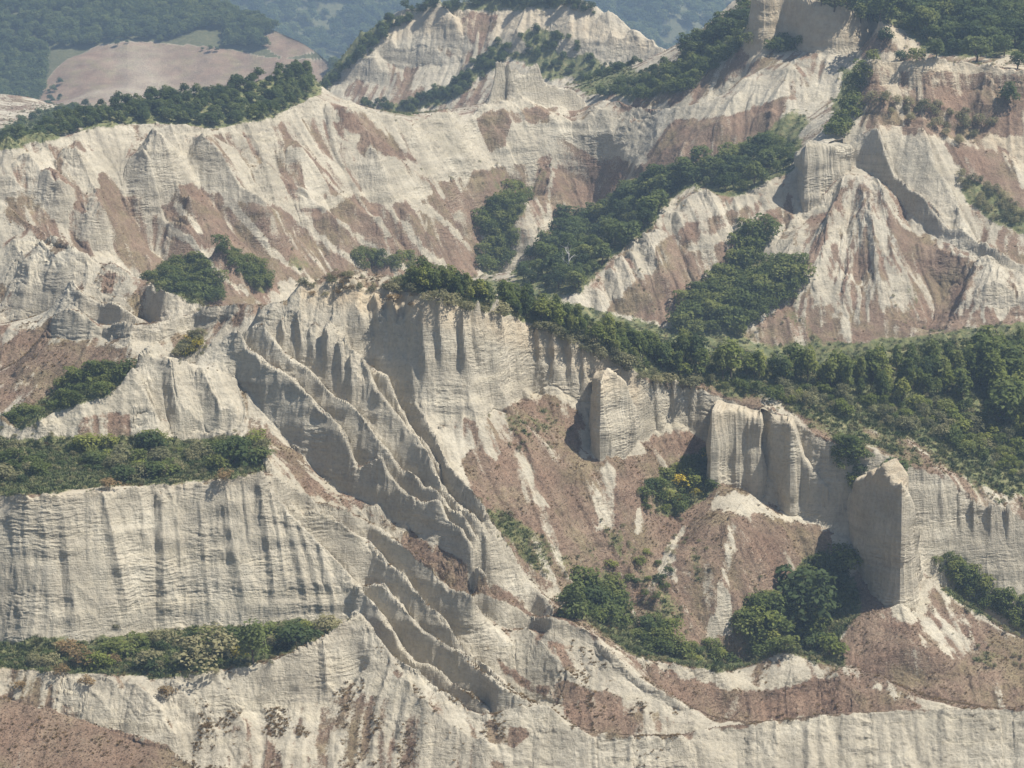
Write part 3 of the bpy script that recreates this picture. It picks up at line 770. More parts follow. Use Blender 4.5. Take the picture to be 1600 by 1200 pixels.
def streak(kind, val, pts, w):
    u, v, _, _ = dens(pts, 2.0)
    for a, b_ in zip(u, v):
        x0, x1, y0, y1 = int((a - w) / 2), int((a + w) / 2) + 1, int((b_ - w) / 2), int((b_ + w) / 2) + 1
        COVER[kind][max(y0, 0):y1, max(x0, 0):x1] = val
def lay_cover():
    d = lambda v, *p: cover('dry', v, p)
    g = lambda v, *p: cover('green', v, p)
    w = lambda v, *p: cover('warm', v, p)
    # dry red-brown grass
    d(1.0, (0, 1086), (70, 1112), (150, 1135), (230, 1157), (262, 1167), (305, 1202), (0, 1202))
    d(.30, (0, 1050), (60, 1060), (130, 1090), (200, 1130), (190, 1145), (70, 1110), (0, 1085))
    d(.5, (350, 600), (372, 605), (400, 640), (430, 685), (400, 680), (365, 640)); d(.35, (320, 610), (345, 615), (350, 650), (325, 640))
    d(.8, (420, 690), (450, 702), (500, 752), (530, 780), (500, 778), (450, 745), (425, 715))
    d(.55, (375, 650), (430, 680), (440, 740), (400, 690))
    d(.85, (573, 795), (610, 803), (690, 862), (740, 880), (765, 905), (860, 960), (850, 965), (780, 935), (705, 918), (640, 858))
    d(.9, (690, 652), (760, 657), (800, 627), (870, 617), (915, 652), (905, 720), (1010, 710), (1000, 690), (1060, 667), (1110, 690), (1112, 790), (1300, 830), (1320, 870), (1410, 960),
      (1450, 920), (1500, 950), (1600, 1005), (1600, 1106), (1500, 1108), (1400, 1070), (1340, 1044), (1225, 1015), (1140, 1049), (1000, 1025), (860, 945), (800, 868), (735, 770))
    d(.3, (742, 655), (792, 640), (800, 690), (775, 722), (745, 700)); d(.36, (800, 695), (830, 720), (862, 795), (830, 790), (800, 745)); d(.25, (920, 735), (962, 730), (960, 825), (935, 830))
    d(.2, (988, 790), (998, 790), (998, 830), (988, 830)); d(.25, (690, 640), (720, 645), (740, 700), (720, 720), (700, 690))
    d(.05, (1112, 780), (1150, 770), (1190, 778), (1180, 790), (1150, 795), (1110, 800)); d(.05, (1212, 795), (1235, 790), (1275, 812), (1290, 826), (1255, 822), (1220, 812))
    d(.1, (1400, 955), (1445, 915), (1450, 940), (1430, 975), (1405, 975))
    streak('dry', .18, [(1140, 825), (1136, 860), (1128, 930), (1130, 985)], 6); streak('dry', .22, [(1062, 825), (1045, 865), (1020, 915), (1012, 940)], 4)
    streak('dry', .2, [(1112, 990), (1122, 970)], 6); d(.45, (1440, 960), (1520, 1000), (1500, 1030), (1430, 1010))
    d(1, (1000, 1056), (1080, 1060), (1150, 1078), (1190, 1082), (1270, 1060), (1330, 1062), (1400, 1095), (1465, 1108), (1300, 1116), (1120, 1132), (1060, 1092))
    d(.6, (860, 955), (905, 965), (960, 1005), (1005, 1035), (1060, 1050), (1080, 1070), (1000, 1055), (940, 1010))
    d(.75, (745, 990), (800, 1040), (850, 1075), (880, 1060), (940, 1080), (1040, 1112), (1065, 1135), (990, 1150), (930, 1157), (880, 1110), (830, 1085), (770, 1030)); d(.3, (830, 1000), (900, 1010), (990, 1075), (940, 1070), (870, 1040))
    d(.27, (470, 1105), (560, 1085), (620, 1090), (700, 1135), (780, 1190), (800, 1200), (480, 1200)); d(.28, (602, 1020), (640, 1058), (700, 1100), (740, 1125), (850, 1140), (800, 1165), (720, 1140), (650, 1090)); d(.25, (360, 1130), (420, 1150), (460, 1200), (360, 1200))
    d(.75, (125, 655), (160, 640), (200, 650), (205, 695), (120, 690)); d(.85, (0, 600), (60, 560), (75, 540), (210, 540), (222, 560), (205, 580), (100, 620), (20, 665), (0, 660)); d(.95, (0, 545), (60, 510), (98, 486), (70, 535), (40, 570), (0, 605))
    d(.6, (160, 440), (215, 445), (262, 490), (235, 505), (200, 480)); d(.5, (0, 440), (20, 440), (15, 520), (0, 520)); d(.55, (385, 455), (440, 440), (425, 475), (345, 520), (325, 525))
    d(.5, (250, 535), (300, 520), (330, 500), (300, 540)); d(.3, (110, 440), (180, 425), (250, 460), (160, 460))
    # back wall
    d(.86, (140, 330), (165, 268), (195, 310), (285, 285), (330, 300), (400, 315), (445, 335), (485, 320), (520, 325), (560, 300), (600, 320), (650, 320), (690, 285), (725, 292), (748, 345), (748, 432), (600, 432), (440, 440), (390, 475), (345, 478), (230, 442), (168, 395))
    d(.6, (560, 200), (660, 270), (720, 290), (870, 230), (1000, 250), (1040, 300), (850, 380), (750, 400), (690, 300), (600, 270)); d(.45, (0, 260), (100, 260), (160, 330), (200, 400), (100, 400), (0, 330))
    d(.3, (300, 215), (470, 185), (640, 200), (660, 280), (560, 300), (440, 320), (330, 300))
    d(.88, (150, 340), (165, 285), (190, 330), (230, 335), (275, 400), (330, 430), (385, 470), (240, 440), (190, 405), (160, 370)); d(.88, (285, 300), (300, 285), (335, 330), (420, 405), (480, 432), (440, 440), (390, 440), (330, 390), (300, 340))
    d(.85, (380, 345), (470, 390), (560, 420), (640, 430), (580, 370), (500, 340), (430, 315)); d(.85, (590, 330), (680, 400), (740, 425), (750, 380), (690, 335), (640, 310)); d(.85, (520, 168), (565, 175), (605, 205), (650, 255), (600, 245), (550, 205))
    d(.85, (665, 290), (760, 262), (860, 245), (857, 330), (800, 345), (750, 380), (700, 335)); d(.85, (872, 205), (900, 225), (1000, 265), (1045, 300), (960, 345), (870, 380), (862, 320)); d(.75, (740, 192), (760, 172), (872, 166), (862, 192), (800, 192), (790, 230), (765, 245))
    d(.85, (1005, 230), (1040, 192), (1130, 180), (1235, 150), (1215, 205), (1120, 255), (1060, 275), (1010, 275)); d(.35, (420, 220), (500, 210), (560, 260), (520, 300), (440, 270)); d(.3, (20, 220), (100, 230), (120, 300), (40, 290))
    d(.8, (985, 445), (1060, 400), (1150, 372), (1200, 332), (1240, 300), (1237, 342), (1190, 362), (1120, 442), (1050, 505), (950, 485)); d(.62, (1000, 400), (1080, 350), (1200, 310), (1190, 335), (1100, 375), (1020, 425))
    d(.85, (1150, 527), (1240, 462), (1262, 400), (1262, 345), (1290, 330), (1310, 290), (1370, 300), (1410, 350), (1445, 380), (1530, 412), (1600, 445), (1600, 520), (1300, 560), (1200, 545))
    d(.6, (1295, 340), (1330, 275), (1375, 300), (1400, 380), (1425, 460), (1400, 500), (1360, 420)); d(.45, (1255, 440), (1290, 370), (1300, 440), (1330, 500), (1290, 470)); d(.25, (1370, 430), (1410, 470), (1420, 490), (1380, 480)); d(.3, (1520, 430), (1560, 410), (1600, 470), (1560, 500))
    d(.72, (1335, 105), (1602, 115), (1602, 215), (1480, 215), (1340, 200)); d(.85, (1475, 225), (1555, 240), (1600, 300), (1600, 345), (1520, 290)); d(.4, (1400, 290), (1480, 340), (1500, 355), (1440, 320))
    d(.6, (985, 165), (1060, 110), (1160, 92), (1260, 88), (1180, 110), (1100, 150)); d(.7, (1345, 92), (1340, 60), (1370, 45), (1440, 92)); d(.5, (1560, 345), (1600, 390), (1600, 430), (1555, 395))
    d(.5, (600, 160), (700, 130), (760, 120), (750, 165), (680, 175)); d(.4, (560, 110), (660, 90), (640, 150), (540, 150)); d(.4, (700, 20), (780, 25), (760, 90), (680, 90))
    me_u, me_v = np.array(MEp)[:, 0], np.array(MEp)[:, 1]
    for a_, b2_ in ((1000, 1100), (1100, 1240), (1240, 1370), (1370, 1600)):
        uu = np.linspace(a_, b2_, 8); vv = np.interp(uu, me_u, me_v)
        d(.75, *(list(zip(uu, vv + 5)) + list(zip(uu[::-1], vv[::-1] - 9))))
    # green ground
    g(.9, (0, 685), (420, 685), (418, 735), (380, 742), (262, 757), (0, 774)); g(.9, (0, 1000), (545, 960), (520, 990), (390, 1042), (250, 1062), (0, 1044))
    g(1, (15, 668), (60, 625), (110, 590), (180, 570), (207, 578), (165, 618), (90, 640), (40, 672)); g(.8, (262, 548), (300, 525), (322, 518), (312, 548), (290, 562))
    g(1, (228, 432), (270, 402), (312, 405), (348, 440), (345, 474), (300, 476), (250, 456)); g(1, (340, 380), (372, 398), (424, 430), (420, 462), (380, 442), (350, 412)); g(.5, (550, 395), (600, 415), (590, 425), (545, 412)); g(.5, (620, 395), (650, 405), (640, 425))
    g(1, (738, 345), (780, 308), (818, 288), (832, 310), (802, 350), (808, 400), (770, 432), (748, 422), (757, 380)); g(.4, (800, 350), (850, 330), (840, 370), (800, 400))
    g(1, (795, 432), (850, 378), (930, 328), (1000, 288), (1060, 268), (1130, 243), (1200, 228), (1252, 228), (1242, 262), (1170, 300), (1120, 306), (1085, 286), (1050, 312), (1010, 357), (960, 402), (900, 457), (850, 452))
    g(1, (1052, 500), (1080, 460), (1130, 430), (1148, 385), (1190, 358), (1202, 375), (1172, 420), (1240, 408), (1258, 440), (1230, 472), (1150, 522), (1060, 522)); g(.5, (1240, 395), (1255, 385), (1260, 410))
    g(1, (600, 447), (640, 456), (675, 463), (720, 480), (785, 490), (830, 505), (897, 530), (957, 553), (1000, 588), (1050, 602), (1100, 603), (1160, 628), (1265, 670), (1320, 696), (1375, 700), (1445, 732), (1500, 766), (1600, 808), (1600, 500), (1300, 540), (1060, 520), (800, 445), (650, 425))
    g(.45, (404, 478), (470, 444), (520, 424), (600, 430), (600, 447), (490, 441))
    g(.9, (1000, 780), (1030, 730), (1070, 715), (1110, 700), (1114, 775), (1060, 805), (1010, 805)); g(.95, (876, 942), (900, 905), (960, 900), (1000, 870), (1012, 900), (985, 990), (1040, 1015), (1110, 1012), (1150, 962), (1160, 930), (1220, 900), (1270, 862), (1325, 870), (1345, 940), (1312, 1000), (1322, 1046), (1225, 1016), (1140, 1050), (1000, 1026))
    g(.45, (755, 800), (850, 850), (900, 880), (870, 932), (800, 868)); g(.4, (960, 880), (1050, 860), (1060, 960), (990, 980)); g(.95, (1448, 862), (1490, 885), (1545, 925), (1600, 958), (1600, 995), (1540, 965), (1480, 930))
    g(.9, (1495, 268), (1545, 290), (1600, 335), (1600, 372), (1560, 352), (1508, 310)); g(.95, (1312, 105), (1346, 105), (1322, 205), (1298, 218)); g(.75, (1195, 205), (1255, 168), (1272, 180), (1242, 232), (1200, 240), (1140, 262)); g(.4, (1410, 400), (1450, 420), (1440, 500), (1400, 500))
    g(1, (0, 200), (80, 170), (180, 142), (300, 126), (400, 108), (480, 82), (600, 15), (620, 30), (560, 95), (490, 150), (440, 178), (385, 192), (330, 200), (270, 195), (160, 195), (130, 200), (100, 213), (0, 237))
    g(.85, (548, 165), (640, 160), (720, 118), (778, 66), (795, 88), (720, 152), (640, 182)); g(.85, (930, 152), (1000, 118), (1052, 98), (1065, 120), (1000, 158)); g(1, (600, 30), (660, 8), (760, 0), (880, 5), (940, 20), (890, 12), (760, 18), (680, 14))
    g(1, (1270, -2), (1602, -2), (1602, 86), (1450, 86), (1400, 50), (1350, 45)); g(.6, (1000, 160), (1040, 110), (1100, 60), (1170, 20), (1165, 85), (1100, 120), (1060, 150)); g(1, (1205, 85), (1225, 62), (1262, 80)); g(.45, (1340, 96), (1600, 98), (1600, 112), (1340, 104))
    g(.35, (1000, 420), (1060, 440), (1090, 480), (1000, 500))
    # thin grass margin between the cliff rim and the scrub
    rim_u = np.linspace(1000, 1602, 24); rim_v = np.interp(rim_u, me_u, me_v)
    g(.5, *(list(zip(rim_u, rim_v)) + list(zip(rim_u[::-1], (rim_v - np.interp(rim_u, [1000, 1150, 1300, 1600], [10, 26, 40, 46]))[::-1]))))
    d(.62, *(list(zip(rim_u, rim_v)) + list(zip(rim_u[::-1], (rim_v - np.interp(rim_u, [1000, 1150, 1300, 1600], [10, 24, 36, 40]))[::-1]))))
    g(.75, (770, 66), (850, 36), (895, 66), (950, 98), (1000, 106), (1000, 152), (920, 152), (890, 126), (855, 126), (800, 90))  # green laid over the back hill's bowl, darkening it in place of its shade
    # yellowish weathered soil near the cliff tops
    w(.9, (460, 450), (500, 436), (620, 450), (720, 480), (725, 520), (640, 500), (560, 480), (480, 475)); w(.55, (700, 475), (830, 505), (960, 555), (1005, 600), (1000, 640), (940, 600), (850, 555), (740, 515))
    w(.7, (1340, 92), (1602, 100), (1602, 260), (1480, 215), (1340, 200)); w(.9, (1160, -2), (1370, -2), (1370, 70), (1160, 90)); w(.6, (560, 70), (640, 10), (760, 20), (880, 10), (1000, 60), (1050, 90), (920, 60), (780, 60), (660, 50))
    w(.4, (0, 690), (420, 700), (410, 745), (0, 790)); w(.35, (0, 1040), (540, 970), (500, 1010), (0, 1065))

    for pts, w_ in PALE: streak('dry', .08, pts, 1.0)
    for pts in ([(300, 205), (325, 270), (350, 300), (370, 330), (400, 365), (435, 400), (470, 425)], [(500, 170), (520, 200), (550, 235), (585, 270), (630, 305), (670, 330), (710, 360), (735, 385)], [(480, 290), (510, 325), (550, 360), (600, 400), (645, 428)],
                [(590, 300), (625, 345), (660, 390), (700, 420)], [(420, 310), (455, 330), (500, 370), (530, 392), (565, 415)], [(230, 300), (245, 330), (270, 358), (300, 386), (345, 428), (385, 462)], [(280, 320), (295, 345), (308, 362)], [(863, 175), (868, 230), (862, 270), (858, 310), (862, 340), (840, 370), (815, 402), (798, 428)]):
        streak('dry', .0, pts, 2.2)
    streak('dry', .0, [(1376, 40), (1400, 48), (1415, 66), (1440, 78), (1395, 84), (1360, 92), (1342, 104), (1345, 118)], 4); streak('green', .0, [(1376, 40), (1400, 48), (1415, 66), (1440, 78), (1395, 84), (1360, 92), (1342, 104)], 6); streak('warm', .9, [(1376, 40), (1400, 48), (1415, 66), (1440, 78), (1395, 84), (1360, 92), (1342, 104)], 5)
    d(.8, (975, 172), (1000, 150), (1060, 105), (1170, 60), (1175, 90), (1110, 130), (1060, 160)); g(.55, (750, 780), (850, 830), (905, 880), (870, 935), (800, 868)); g(.45, (930, 800), (1000, 840), (990, 880), (940, 900), (900, 860)); g(.4, (1000, 880), (1080, 830), (1110, 880), (1090, 990), (1010, 980)); g(.4, (1150, 890), (1210, 880), (1180, 950), (1150, 960)); g(.42, (760, 640), (900, 620), (900, 690), (820, 720)); g(.38, (1480, 990), (1600, 1020), (1600, 1060), (1500, 1040)); g(.4, (1240, 420), (1290, 540), (1180, 545), (1150, 520)); g(.42, (640, 260), (860, 250), (860, 330), (760, 300)); g(.4, (400, 380), (560, 410), (640, 420), (600, 430), (420, 440))

lay_cover()

def blur_cover(a, r):
    v = np.where(np.isnan(a), 0, a); m = (~np.isnan(a)).astype(np.float32)
    def box(q):
        for ax in (0, 1):
            c = np.cumsum(np.insert(q, 0, 0, ax), ax); n = q.shape[ax]
            lo = np.clip(np.arange(n) - r, 0, n); hi = np.clip(np.arange(n) + r + 1, 0, n)
            q = (np.take(c, hi, ax) - np.take(c, lo, ax)) / ((hi - lo).reshape((-1, 1) if ax == 0 else (1, -1)))
        return q
    return box(box(v.astype(np.float64))), box(box(m.astype(np.float64)))

COVB = {k: blur_cover(a, 1 if k == 'dry' else 4) for k, a in COVER.items()}

# ------------------------------------------------------------------ the sheet: denser where the picture looks at it
def adaptive_rows(G, n_rows, j_idx):
    tan = (G[:, j_idx] - CAMZ) / GY2[:, j_idx]
    env = np.maximum.accumulate(tan, 0)
    vis = tan >= env - 2e-4
    px = np.abs(np.diff(tan, axis=0)) * FPX
    vis2 = vis[1:] & vis[:-1]
    dz = np.abs(np.diff(G[:, j_idx], axis=0)); dy = np.diff(GY)[:, None]
    ln = np.sqrt(dz * dz + dy * dy) / GY[1:, None] * FPX
    w = np.where(vis2, 0.8 * px + 0.035 * ln, 0.035 * ln)
    def blur(a, r, ax):
        c = np.cumsum(np.insert(a, 0, 0, ax), ax); n = a.shape[ax]
        lo = np.clip(np.arange(n) - r, 0, n); hi = np.clip(np.arange(n) + r + 1, 0, n)
        return (np.take(c, hi, ax) - np.take(c, lo, ax)) / ((hi - lo).reshape((-1, 1) if ax == 0 else (1, -1)))
    w = blur(blur(w, 3, 0), 8, 1) + 1e-4
    cw = np.concatenate([np.zeros((1, w.shape[1])), np.cumsum(w, 0)], 0)
    rows = np.empty((n_rows, len(j_idx)))
    base = np.arange(G.shape[0], dtype=float)
    for k in range(len(j_idx)):
        rows[:, k] = np.interp(np.linspace(0, cw[-1, k], n_rows), cw[:, k], base)
    return rows

N_ROWS = 1060
def col_pos():
    jf0 = ((-812.0 / FPX) - S_MIN) / DS; jf1 = ((812.0 / FPX) - S_MIN) / DS
    return np.concatenate([np.linspace(0, jf0, 64)[:-1], np.linspace(jf0, jf1, 1030), np.linspace(jf1, NJ - 1, 64)[1:]])
JC = col_pos(); N_COLS = len(JC)
rows = adaptive_rows(HZ, N_ROWS, np.round(JC).astype(int))
S_ = np.repeat((S_MIN + JC * DS)[None], N_ROWS, 0); Y_ = np.exp(LY0 + rows * DL)
Z_ = gsample(HZ, S_, Y_); X_ = S_ * Y_
gx_, gy_ = grid_slope(HZ)
GXV, GYV = gsample(gx_, S_, Y_), gsample(gy_, S_, Y_)
SL = np.hypot(GXV, GYV)
LAV, LBV = gsample(LA, S_, Y_), gsample(LB, S_, Y_)
nl_ = np.sqrt(1 + SL ** 2)
NX, NY, NZ_ = -GXV / nl_, -GYV / nl_, 1 / nl_

def strata(x, y, z):
    """wavy clay ledges, broken up sideways"""
    wob = noise3(x / 5, y / 5, z / 4, 71) * 0.5 + noise3(x / 1.4, y / 1.4, z / 2, 76) * .08
    sharp = lambda n: np.sign(n) * np.abs(n) ** .55            # beds break off in blocks rather than in waves
    a = sharp(noise3(x / 1.6, y / 1.6, (z + wob) / 0.25, 72))
    b_ = sharp(noise3(x / 0.6, y / 0.6, (z + wob) / 0.14, 73))
    c = noise3(x / 7, y / 7, (z + wob) / 1.5, 74)
    patch = sstep(-.35, .5, noise3(x / 5, y / 5, z / 3.5, 75))
    return (a * 0.065 + b_ * 0.045) * (0.05 + 0.95 * patch) + c * 0.2

steep = sstep(1.05, 1.95, SL)
vert_rill = (1 - 2 * np.abs(noise3(X_ / 0.9, Y_ / 0.9, Z_ / 12, 81))) * .7 + (1 - 2 * np.abs(noise3(X_ / 2.2, Y_ / 2.2, Z_ / 22, 82))) * 1.0
disp = steep * (strata(X_, Y_, Z_) + vert_rill * 0.13) + (1 - steep) * sstep(.2, .6, SL) * (noise3(X_ / 1.3, Y_ / 1.3, Z_ / 1.3, 83) * .11 + noise3(X_ / .45, Y_ / .45, Z_ / .45, 84) * 0.05)
X_ = X_ + NX * disp; Y_ = Y_ + NY * disp; Z_ = Z_ + NZ_ * disp * .6
UV_ = to_pix(X_, Y_, Z_)
vis_g = ((HZ - CAMZ) / GY2); vis_g = (vis_g >= np.maximum.accumulate(vis_g, 0) - 3e-3).astype(np.float32)
VISV = gsample(vis_g, S_, Y_) > 0.3

def cov_sample(kind):
    v, m = COVB[kind]
    wu = UV_[0] + 11 * fbm2(X_ / 5, Y_ / 5, 91, 4, .7); wv = UV_[1] + 9 * fbm2(X_ / 5, Y_ / 5, 97, 4, .7)
    i = np.clip((wv / 2).astype(int), 0, PH - 1); j = np.clip((wu / 2).astype(int), 0, PW - 1)
    inside = VISV & (UV_[1] > -20) & (UV_[1] < 1220)      # beyond the sides the same cover simply carries on
    return v[i, j] * inside, m[i, j] * inside

cd, md = cov_sample('dry'); cg, mg = cov_sample('green'); cw_, mw = cov_sample('warm')
ang = np.degrees(np.arctan(gsample(SLP0, S_, Y_) * .75 + SL * .25))
n1 = noise2(X_ / 6, Y_ / 6, 101) * .5 + noise2(X_ / 1.7, Y_ / 1.7, 102) * .35
n2 = fbm2(X_ / .9, Y_ / .9, 105, 2)
auto_dry = np.clip(sstep(50, 30, ang) * .75, 0, 1) * np.where(VISV, 0.35, 1.0)
dryc = cd + (1 - md) * auto_dry
# grass sits in the hollows between rills, bare clay on the ribs and on anything steep
dry = np.clip((dryc - 0.37) * 1.45 + 0.5 + (n1 * .85 + n2 * .35) * (1 - .45 * sstep(520, 640, Y_)) + np.clip(-LAV, -1.5, 1.5) * .34 + np.clip(-LBV, -1.2, 1.2) * .26, 0, 1) * np.maximum(sstep(66, 54, ang), .85 * sstep(78, 66, ang) * sstep(.4, .7, cd)) * sstep(0.02, .2, dryc)
greenc = cg + (1 - mg) * np.where(VISV, 0, 0.25 * sstep(35, 15, ang))
green = np.clip((greenc - 0.5) * 2 + .5 + n1 * .5, 0, 1) * sstep(70, 56, ang) * sstep(0.02, .2, greenc)
warm = np.clip(cw_ + n1 * .3 * sstep(.05, .3, cw_), 0, 1)
del vert_rill, disp
print('cover', round(time.time() - _t0, 1))

# ------------------------------------------------------------------ materials
def mat(name):
    m = bpy.data.materials.new(name); m.use_nodes = True
    nt = m.node_tree
    b_ = nt.nodes['Principled BSDF']
    b_.inputs['Roughness'].default_value = 0.95
    b_.inputs['Specular IOR Level'].default_value = 0.15
    return m, nt, b_

def nd(nt, typ, **kw):
    n = nt.nodes.new(typ)
    for k, v in kw.items():
        if k in n.inputs: n.inputs[k].default_value = v
        else: setattr(n, k, v)
    return n

def ramp(nt, fac, stops):
    r = nt.nodes.new('ShaderNodeValToRGB')
    e = r.color_ramp.elements
    while len(e) > 1: e.remove(e[0])
    e[0].position = stops[0][0]; e[0].color = (*stops[0][1], 1)
    for p, c in stops[1:]:
        k = e.new(p); k.color = (*c, 1)
    nt.links.new(fac, r.inputs[0])
    return r.outputs[0]

def mixc(nt, fac, a, b_):
    m = nt.nodes.new('ShaderNodeMix'); m.data_type = 'RGBA'
    for s, v in ((m.inputs[0], fac), (m.inputs[6], a), (m.inputs[7], b_)):
        if hasattr(v, 'is_output'): nt.links.new(v, s)
        else: s.default_value = v if not isinstance(v, tuple) else (*v, 1)
    return m.outputs[2]

def mathn(nt, op, a, b_=0.0, clamp=False):
    m = nt.nodes.new('ShaderNodeMath'); m.operation = op; m.use_clamp = clamp
    for s, v in ((m.inputs[0], a), (m.inputs[1], b_)):
        if hasattr(v, 'is_output'): nt.links.new(v, s)
        else: s.default_value = v
    return m.outputs[0]

def noise(nt, co, scale, detail=4, rough=.6):
    n = nd(nt, 'ShaderNodeTexNoise', Scale=scale, Detail=detail, Roughness=rough)
    nt.links.new(co, n.inputs['Vector'])
    return n.outputs[0]

CLAY_A, CLAY_B, CLAY_C = (.47, .415, .315), (.385, .338, .258), (.555, .50, .39)
def clay_colour(nt, P):
    f = noise(nt, P, .12, 5, .65)
    c = ramp(nt, f, [(.3, CLAY_B), (.5, CLAY_A), (.72, CLAY_C)])
    f2 = noise(nt, P, 1.9, 3, .7)
    c2 = ramp(nt, f2, [(.3, (.80, .79, .77)), (.55, (1, 1, 1)), (.75, (1.06, 1.05, 1.03))])
    m = nt.nodes.new('ShaderNodeMix'); m.data_type = 'RGBA'; m.blend_type = 'MULTIPLY'; m.inputs[0].default_value = 1
    nt.links.new(c, m.inputs[6]); nt.links.new(c2, m.inputs[7])
    # thin beds and damp stains
    mp = nd(nt, 'ShaderNodeMapping'); mp.inputs['Scale'].default_value = (.05, .05, .9); nt.links.new(P, mp.inputs['Vector'])
    beds = ramp(nt, noise(nt, mp.outputs[0], 1.0, 5, .7), [(.34, (.80, .80, .80)), (.5, (1, 1, 1)), (.68, (1.05, 1.04, 1.0))])
    st = ramp(nt, noise(nt, P, .055, 5, .7), [(.36, (.80, .80, .79)), (.52, (1, 1, 1))])
    o1 = nt.nodes.new('ShaderNodeMix'); o1.data_type = 'RGBA'; o1.blend_type = 'MULTIPLY'; o1.inputs[0].default_value = .8
    nt.links.new(m.outputs[2], o1.inputs[6]); nt.links.new(beds, o1.inputs[7])
    o2 = nt.nodes.new('ShaderNodeMix'); o2.data_type = 'RGBA'; o2.blend_type = 'MULTIPLY'; o2.inputs[0].default_value = .8
    nt.links.new(o1.outputs[2], o2.inputs[6]); nt.links.new(st, o2.inputs[7])
    return o2.outputs[2]

def ledge_bump(nt, P, b_, strength=.9, grit=1.0):
    geo = nt.nodes.new('ShaderNodeNewGeometry')
    sp = nd(nt, 'ShaderNodeSeparateXYZ'); nt.links.new(geo.outputs['True Normal'], sp.inputs[0])
    st = ramp(nt, mathn(nt, 'ABSOLUTE', sp.outputs[2]), [(.25, (1, 1, 1)), (.72, (0, 0, 0))])      # only steep faces show their beds
    mp = nd(nt, 'ShaderNodeMapping'); mp.inputs['Scale'].default_value = (.75, .75, 4.6)
    nt.links.new(P, mp.inputs['Vector'])
    h1 = noise(nt, mp.outputs[0], 1.0, 5, .65)
    h2 = noise(nt, P, 2.3, 6, .78)
    h3 = noise(nt, P, .55, 4, .7)
    mp2 = nd(nt, 'ShaderNodeMapping'); mp2.inputs['Scale'].default_value = (2.2, 2.2, .16); nt.links.new(P, mp2.inputs['Vector'])
    h4 = noise(nt, mp2.outputs[0], 1.0, 4, .65)
    h1 = mathn(nt, 'ADD', mathn(nt, 'MULTIPLY', h1, .75), mathn(nt, 'MULTIPLY', h4, .9))
    h = mathn(nt, 'ADD', mathn(nt, 'MULTIPLY', mathn(nt, 'MULTIPLY', h1, st), 1.0), mathn(nt, 'ADD', mathn(nt, 'MULTIPLY', h2, .55 * grit), mathn(nt, 'MULTIPLY', h3, .9)))
    bp = nd(nt, 'ShaderNodeBump', Strength=strength, Distance=.38)
    nt.links.new(h, bp.inputs['Height'])
    nt.links.new(bp.outputs[0], b_.inputs['Normal'])

M = {}
def ground_material(name='badland_ground', gk=1.0):
    m, nt, b_ = mat(name)
    P = nt.nodes.new('ShaderNodeNewGeometry').outputs['Position']
    A = nd(nt, 'ShaderNodeAttribute'); A.attribute_name = 'cover'
    sep = nt.nodes.new('ShaderNodeSeparateColor'); nt.links.new(A.outputs['Color'], sep.inputs[0])
    dry_, green_, warm_ = sep.outputs
    base = clay_colour(nt, P)
    wc = ramp(nt, noise(nt, P, .5, 4), [(.3, (.42, .31, .19)), (.55, (.55, .44, .29)), (.75, (.60, .51, .37))])
    base = mixc(nt, mathn(nt, 'MULTIPLY', warm_, .75), base, wc)
    fine = noise(nt, P, 2.6, 5, .75)
    coarse = noise(nt, P, .7, 4, .7)
    dcol = ramp(nt, mathn(nt, 'ADD', mathn(nt, 'MULTIPLY', noise(nt, P, 1.6, 6, .8), .55), mathn(nt, 'MULTIPLY', noise(nt, P, .16, 4, .6), .45)), [(.32, (.088, .058, .038)), (.44, (.155, .100, .065)), (.55, (.215, .146, .096)), (.70, (.305, .225, .152))])
    hue = ramp(nt, noise(nt, P, .11, 5, .65), [(.36, (1.04, .97, .97)), (.5, (1, 1, 1)), (.62, (.95, 1.05, .88))])
    dm = nt.nodes.new('ShaderNodeMix'); dm.data_type = 'RGBA'; dm.blend_type = 'MULTIPLY'; dm.inputs[0].default_value = 1
    nt.links.new(dcol, dm.inputs[6]); nt.links.new(hue, dm.inputs[7]); dcol = dm.outputs[2]
    spk = ramp(nt, noise(nt, P, 4.2, 4, .8), [(.33, (.62, .60, .58)), (.5, (1, 1, 1)), (.64, (1.35, 1.38, 1.42))])
    dm2 = nt.nodes.new('ShaderNodeMix'); dm2.data_type = 'RGBA'; dm2.blend_type = 'MULTIPLY'; dm2.inputs[0].default_value = 1
    nt.links.new(dcol, dm2.inputs[6]); nt.links.new(spk, dm2.inputs[7]); dcol = dm2.outputs[2]
    dsel = ramp(nt, mathn(nt, 'ADD', dry_, mathn(nt, 'MULTIPLY', mathn(nt, 'SUBTRACT', fine, .5), 1.9)), [(.30, (0, 0, 0)), (.72, (1, 1, 1))])
    base = mixc(nt, mathn(nt, 'MULTIPLY', dsel, .93), base, dcol)
    gcol = ramp(nt, coarse, [(.3, (.065 * gk, .082 * gk, .03 * gk)), (.47, (.125 * gk, .14 * gk, .052 * gk)), (.6, (.20 * gk, .19 * gk, .08 * gk)), (.74, (.29 * gk, .245 * gk, .125 * gk))])
    gsel = ramp(nt, mathn(nt, 'ADD', green_, mathn(nt, 'MULTIPLY', mathn(nt, 'SUBTRACT', fine, .5), 1.2)), [(.38, (0, 0, 0)), (.6, (1, 1, 1))])
    base = mixc(nt, mathn(nt, 'MULTIPLY', gsel, .92), base, gcol)
    nt.links.new(base, b_.inputs['Base Color'])
    ledge_bump(nt, P, b_, strength=.9)
    return m
M['ground'] = ground_material()
M['far_ground'] = ground_material('far_hill_ground', .5)

